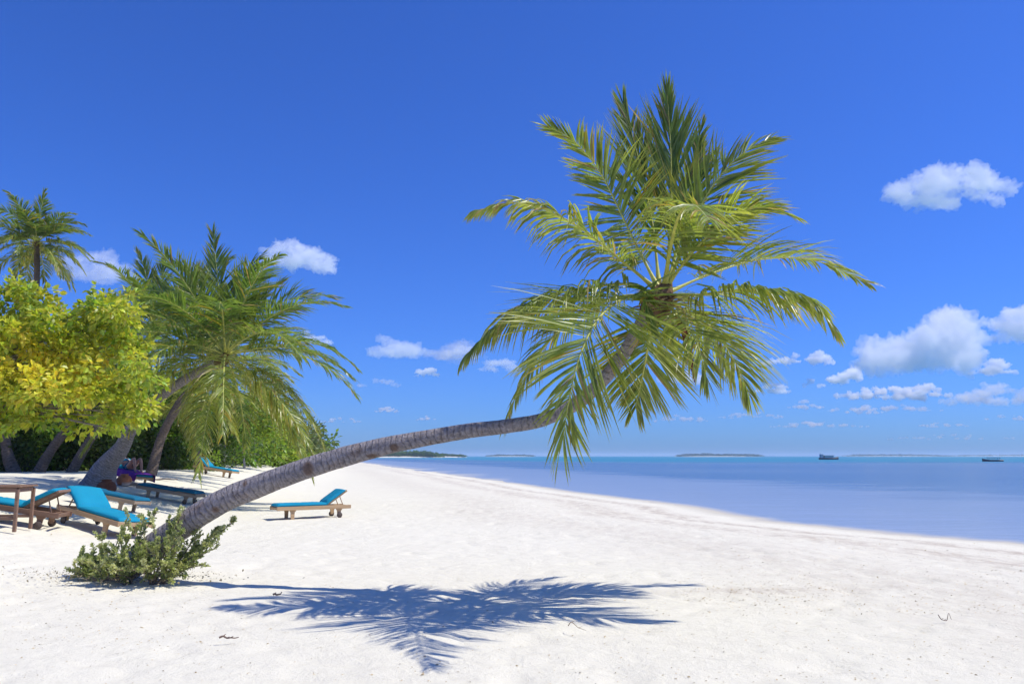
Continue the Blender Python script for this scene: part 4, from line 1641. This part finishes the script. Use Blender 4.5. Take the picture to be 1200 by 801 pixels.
def cloud(label, u, v, w, h, Y, od, seed, wisp=.3, flat_=.5, nb=26, profile=None):
    """a unioned heap of puffs with ragged skin, filled with an even scattering fog"""
    r = np.random.default_rng(seed)
    c = P(u, v, Y)
    W, Hh = w / F * Y / 2, h / F * Y / 2
    mb = MB()
    import bmesh
    bm = bmesh.new()
    for k in range(nb if nb <= 30 else int(nb * 1.6)):
        x = r.uniform(-1, 1)
        env = (1 - abs(x) ** 2.2) if profile is None else float(np.interp(x, [p[0] for p in profile], [p[1] for p in profile]))
        s = (r.uniform(.15, .34) if nb > 30 else r.uniform(.22, .42)) * (.45 + .55 * env)
        lo = -flat_
        z = lo + (env * (1 - lo) - s) * r.uniform(0, 1) if env * (1 - lo) > s else lo + s * .3
        rad_ = s * Hh
        rx = rad_ * r.uniform(1.0, 1.9) * (1 + wisp)
        mat_ = Matrix.Translation((x * (W - rx * .6), r.normal(0, .35) * min(W, Hh * 1.6), z * Hh)) @ Matrix.Diagonal((rx, rad_ * 1.3, rad_, 1))
        bmesh.ops.create_icosphere(bm, subdivisions=2, radius=1.0, matrix=mat_)
    me = bpy.data.meshes.new('cloud')
    bm.to_mesh(me)
    bm.free()
    ob = bpy.data.objects.new('cloud', me)
    COL.objects.link(ob)
    rm = ob.modifiers.new('remesh', 'REMESH')
    rm.mode = 'VOXEL'
    rm.voxel_size = Hh / 34
    dg = bpy.context.evaluated_depsgraph_get()
    dg.update()
    m2 = bpy.data.meshes.new_from_object(ob.evaluated_get(dg))
    bpy.data.objects.remove(ob)
    bpy.data.meshes.remove(me)
    n = len(m2.vertices)
    co = np.zeros(n * 3)
    m2.vertices.foreach_get('co', co)
    co = co.reshape(-1, 3)
    no = np.zeros(n * 3)
    m2.vertices.foreach_get('normal', no)
    no = no.reshape(-1, 3)
    q = co / Hh
    d = fbm(q * 2.0, 4, seed) * .30 + (np.abs(fbm(q * 5.0, 4, seed + 4)) - .2) * .40 + fbm(q * 11.0, 3, seed + 2) * .10
    co = co + no * (d * Hh)[:, None] + np.stack([fbm(q * 3 + 9, 3, seed + 8) * wisp * .5 * Hh, fbm(q * 3 + 4, 3, seed + 9) * .1 * Hh, fbm(q * 4 + 2, 3, seed + 7) * .12 * Hh], 1)
    m2.vertices.foreach_set('co', co.ravel())
    m2.update()
    ob = bpy.data.objects.new('cloud', m2)
    COL.objects.link(ob)
    rm = ob.modifiers.new('remesh', 'REMESH')
    rm.mode = 'VOXEL'
    rm.voxel_size = Hh / 44
    dg = bpy.context.evaluated_depsgraph_get()
    dg.update()
    m3 = bpy.data.meshes.new_from_object(ob.evaluated_get(dg))
    bpy.data.objects.remove(ob)
    bpy.data.meshes.remove(m2)
    m2 = m3
    m2.name = 'cloud'
    m2.materials.clear()
    m2.materials.append(cloud_mat('cloud_vapour', od * (.36 if od > 5.5 else 1.1) / (2 * Hh)))
    ob = bpy.data.objects.new('cloud', m2)
    COL.objects.link(ob)
    ob.location = tuple(c)
    tag(ob, label, 'cloud', 'white clouds in the blue sky')
    return ob


CL = [
    ('bright white cloud floating alone high at the right', 1106, 220, 158, 62, 4200, 9, .5, .45, 40, [(-1, .15), (-.75, .5), (-.4, .95), (0, .85), (.4, .9), (.8, .8), (1, .3)]),
    ('biggest heaped white cloud, at the right below the lone bright one', 1078, 398, 150, 88, 6500, 12, .2, .7, 60, [(-1, .35), (-.75, .5), (-.5, .45), (-.25, .6), (.1, .7), (.4, .75), (.6, 1.0), (.85, .95), (1, .6)]),
    ('rounded white cloud cut by the right edge', 1192, 380, 76, 56, 6500, 10, .2, .6, 36, [(-1, .4), (-.5, .8), (0, 1), (1, .9)]),
    ('flat based white cloud just right of the palm crown', 936, 420, 82, 22, 7500, 4, .5, .5, 26, [(-1, .2), (-.4, .5), (.3, .95), (.7, .9), (1, .3)]),
    ('small puffy cloud between the flat based cloud and the biggest one', 991, 439, 44, 26, 7500, 5, .3, .5, 24, [(-1, .2), (0, .7), (.5, 1), (1, .5)]),
    ('tiny faint puff left of the small puffy cloud', 953, 449, 26, 14, 7500, 2, .4, .5, 14, None),
    ('long flat cloud under the biggest cloud', 1046, 459, 132, 28, 8000, 5, .5, .5, 34, [(-1, .2), (-.5, .6), (-.1, .7), (.3, 1), (.7, .8), (1, .3)]),
    ('long heaped cloud low at the right edge', 1158, 463, 112, 32, 8000, 6, .5, .5, 34, [(-1, .2), (-.5, .5), (-.1, .9), (.2, 1), (.6, .7), (1, .8)]),
    ('small loose cloud between the right edge clouds', 1166, 430, 48, 22, 7500, 3, .5, .5, 20, None),
    ('small cloud behind the lower right frond tips', 905, 455, 44, 16, 7500, 3, .5, .5, 18, None),
    ('faint cloud showing through the fronds below the crown', 800, 442, 64, 24, 7500, 2.2, .5, .5, 22, None),
    ('thin streak of cloud low over the sea right of the palm', 958, 497, 112, 11, 9000, 1.6, .8, .5, 22, None),
    ('thin streak of cloud low over the sea near the right edge', 1106, 497, 66, 9, 9000, 1.4, .8, .5, 16, None),
    ('thin streak of cloud low over the sea below the palm crown', 798, 490, 66, 12, 9000, 1.4, .8, .5, 16, None),
    ('faint streak touching the right edge low over the sea', 1178, 489, 56, 8, 9000, 1.4, .8, .5, 14, None),
    ('soft pale cloud right of the left grove of palms', 354, 304, 104, 46, 5500, 2.6, .6, .45, 32, [(-1, .4), (-.5, 1), (0, .85), (.4, .8), (1, .2)]),
    ('faint wide cloud between the lone palm crown and the grove', 112, 312, 84, 50, 5500, 1.2, .8, .5, 22, None),
    ('small pale cloud just above the right drooping frond of the grove', 362, 398, 62, 20, 7000, 1.8, .6, .5, 18, None),
    ('pale ragged cloud in the middle of the sky left of the leaning palm', 474, 407, 66, 36, 7000, 1.6, .6, .5, 26, [(-1, .9), (-.4, .9), (.2, .5), (1, .3)]),
    ('small white puff under the pale ragged cloud', 499, 436, 36, 15, 7500, 3, .5, .5, 18, None),
    ('faint cloud behind the left hanging fronds', 586, 428, 50, 24, 7500, 1.8, .6, .5, 18, None),
    ('thin streak of cloud above the leaning trunk at the left', 400, 492, 58, 8, 9000, 1.6, .8, .5, 14, None),
    ('tiny puff above the thin left streak', 453, 480, 32, 9, 9000, 2, .5, .5, 12, None),
    ('tiny streak just above the middle of the leaning trunk', 500, 490, 26, 8, 9000, 1.8, .6, .5, 10, None),
    ('long faint cloud low over the sea between the boats', 1040, 478, 150, 12, 9000, 1.5, .9, .5, 26, None),
    ('faint flat cloud low over the sea under the right drooping fronds', 880, 487, 90, 10, 9000, 1.3, .9, .5, 20, None),
    ('faint cloud left of the left hanging fronds, above the trunk', 540, 414, 56, 20, 7500, 1.6, .7, .5, 18, None),
    ('thin veil of cloud just above the horizon at the far right', 1120, 512, 170, 8, 9000, .9, .9, .5, 24, None),
    ('faint cloud between the flat based cloud and the drooping right frond', 862, 432, 50, 18, 7500, 1.6, .7, .5, 18, None),
    ('small loose puff under the long flat cloud at the right', 1012, 480, 44, 12, 8500, 1.8, .6, .5, 16, None),
    ('small loose puff left of the long flat cloud at the right', 945, 474, 40, 12, 8500, 1.6, .6, .5, 16, None),
    ('wispy scrap between the biggest cloud and the right edge cloud', 1138, 412, 40, 22, 7000, 1.6, .8, .5, 18, None),
    ('faint wide veil behind the small puff in the middle of the sky', 530, 412, 90, 34, 8500, .7, .9, .5, 22, None),
    ('faint wisp beside the grove low in the left sky', 442, 448, 56, 16, 8000, .9, .8, .5, 14, None),
]
import os
if not os.environ.get('NOCLOUDS'):
    for k, (lab, u, v, w, h, Yc, od, wisp, fl, nb, prof) in enumerate(CL):
        cloud(lab, u, v, w, h, Yc, od, 200 + k, wisp, fl, nb, prof)

# ------------------------------------------------------------------ haze
HZ = 6100.0
m, nt, out = new_mat('sea_haze')
v = nt.nodes.new('ShaderNodeVolumePrincipled')
v.inputs['Color'].default_value = (.80, .88, 1, 1)
v.inputs['Density'].default_value = .5 / 3400
L(nt, v.outputs[0], out.inputs['Volume'])
if not os.environ.get('NOHAZE'):
    mb = MB()
    x0, x1, y0, y1, z0, z1 = -6300, 6300, -100, 8300, -4.5, 22
    V = np.array([(x, y, z) for z in (z0, z1) for y in (y0, y1) for x in (x0, x1)], float)
    mb.add(V, [np.array([[0, 2, 3, 1], [4, 5, 7, 6], [0, 1, 5, 4], [2, 6, 7, 3], [0, 4, 6, 2], [1, 3, 7, 5]])])
    tag(mb.build('haze', m), kind='stuff')

# ------------------------------------------------------------------ light
HUBW = HUB
q = G(553, 702)
SUN = unit(HUBW - q)
elev = math.asin(SUN[2])
azim = math.atan2(SUN[0], SUN[1])          # from +Y toward +X
print('SUN', SUN, math.degrees(elev), math.degrees(azim), 'base', R0, 'feet', f1, f2, f3, f7)
sl = bpy.data.lights.new('sun', 'SUN')
sl.energy = 3.1
sl.angle = rad(.53)
sl.color = (1, .96, .90)
so = bpy.data.objects.new('sun', sl)
COL.objects.link(so)
so.rotation_euler = Vector(SUN).to_track_quat('Z', 'Y').to_euler()

w = bpy.data.worlds.new('World')
SC.world = w
w.use_nodes = True
nt = w.node_tree
nt.nodes.clear()
sk = nt.nodes.new('ShaderNodeTexSky')
sk.sky_type = 'NISHITA'
sk.sun_disc = False
sk.sun_elevation = elev
sk.sun_rotation = azim
sk.altitude = 0
sk.air_density = 1.0
sk.dust_density = 0.5
sk.ozone_density = 6.0
bg = nt.nodes.new('ShaderNodeBackground')
bg.inputs['Strength'].default_value = .10
wo = nt.nodes.new('ShaderNodeOutputWorld')
L(nt, mixc(nt, 1.0, sk.outputs[0], (.29, .54, 1.16), 'MULTIPLY'), bg.inputs['Color'])
L(nt, bg.outputs[0], wo.inputs['Surface'])

cd = bpy.data.cameras.new('camera')
cd.sensor_width = 36
cd.lens = F / 1200 * 36
cd.clip_start = .1
cd.clip_end = 30000
co = bpy.data.objects.new('camera', cd)
COL.objects.link(co)
co.location = tuple(CAM)
co.rotation_euler = (math.pi / 2 + PITCH, 0, 0)
SC.camera = co

SC.render.engine = 'CYCLES'
cy = SC.cycles
cy.use_denoising = True
cy.max_bounces = 14
cy.diffuse_bounces = 3
cy.glossy_bounces = 2
cy.transmission_bounces = 4
cy.transparent_max_bounces = 24
cy.volume_bounces = 12
cy.caustics_reflective = False
cy.caustics_refractive = False
cy.use_adaptive_sampling = True
cy.adaptive_threshold = .015
vs = SC.view_settings
vs.view_transform = 'Standard'
vs.look = 'None'
vs.exposure = .5
vs.gamma = 1
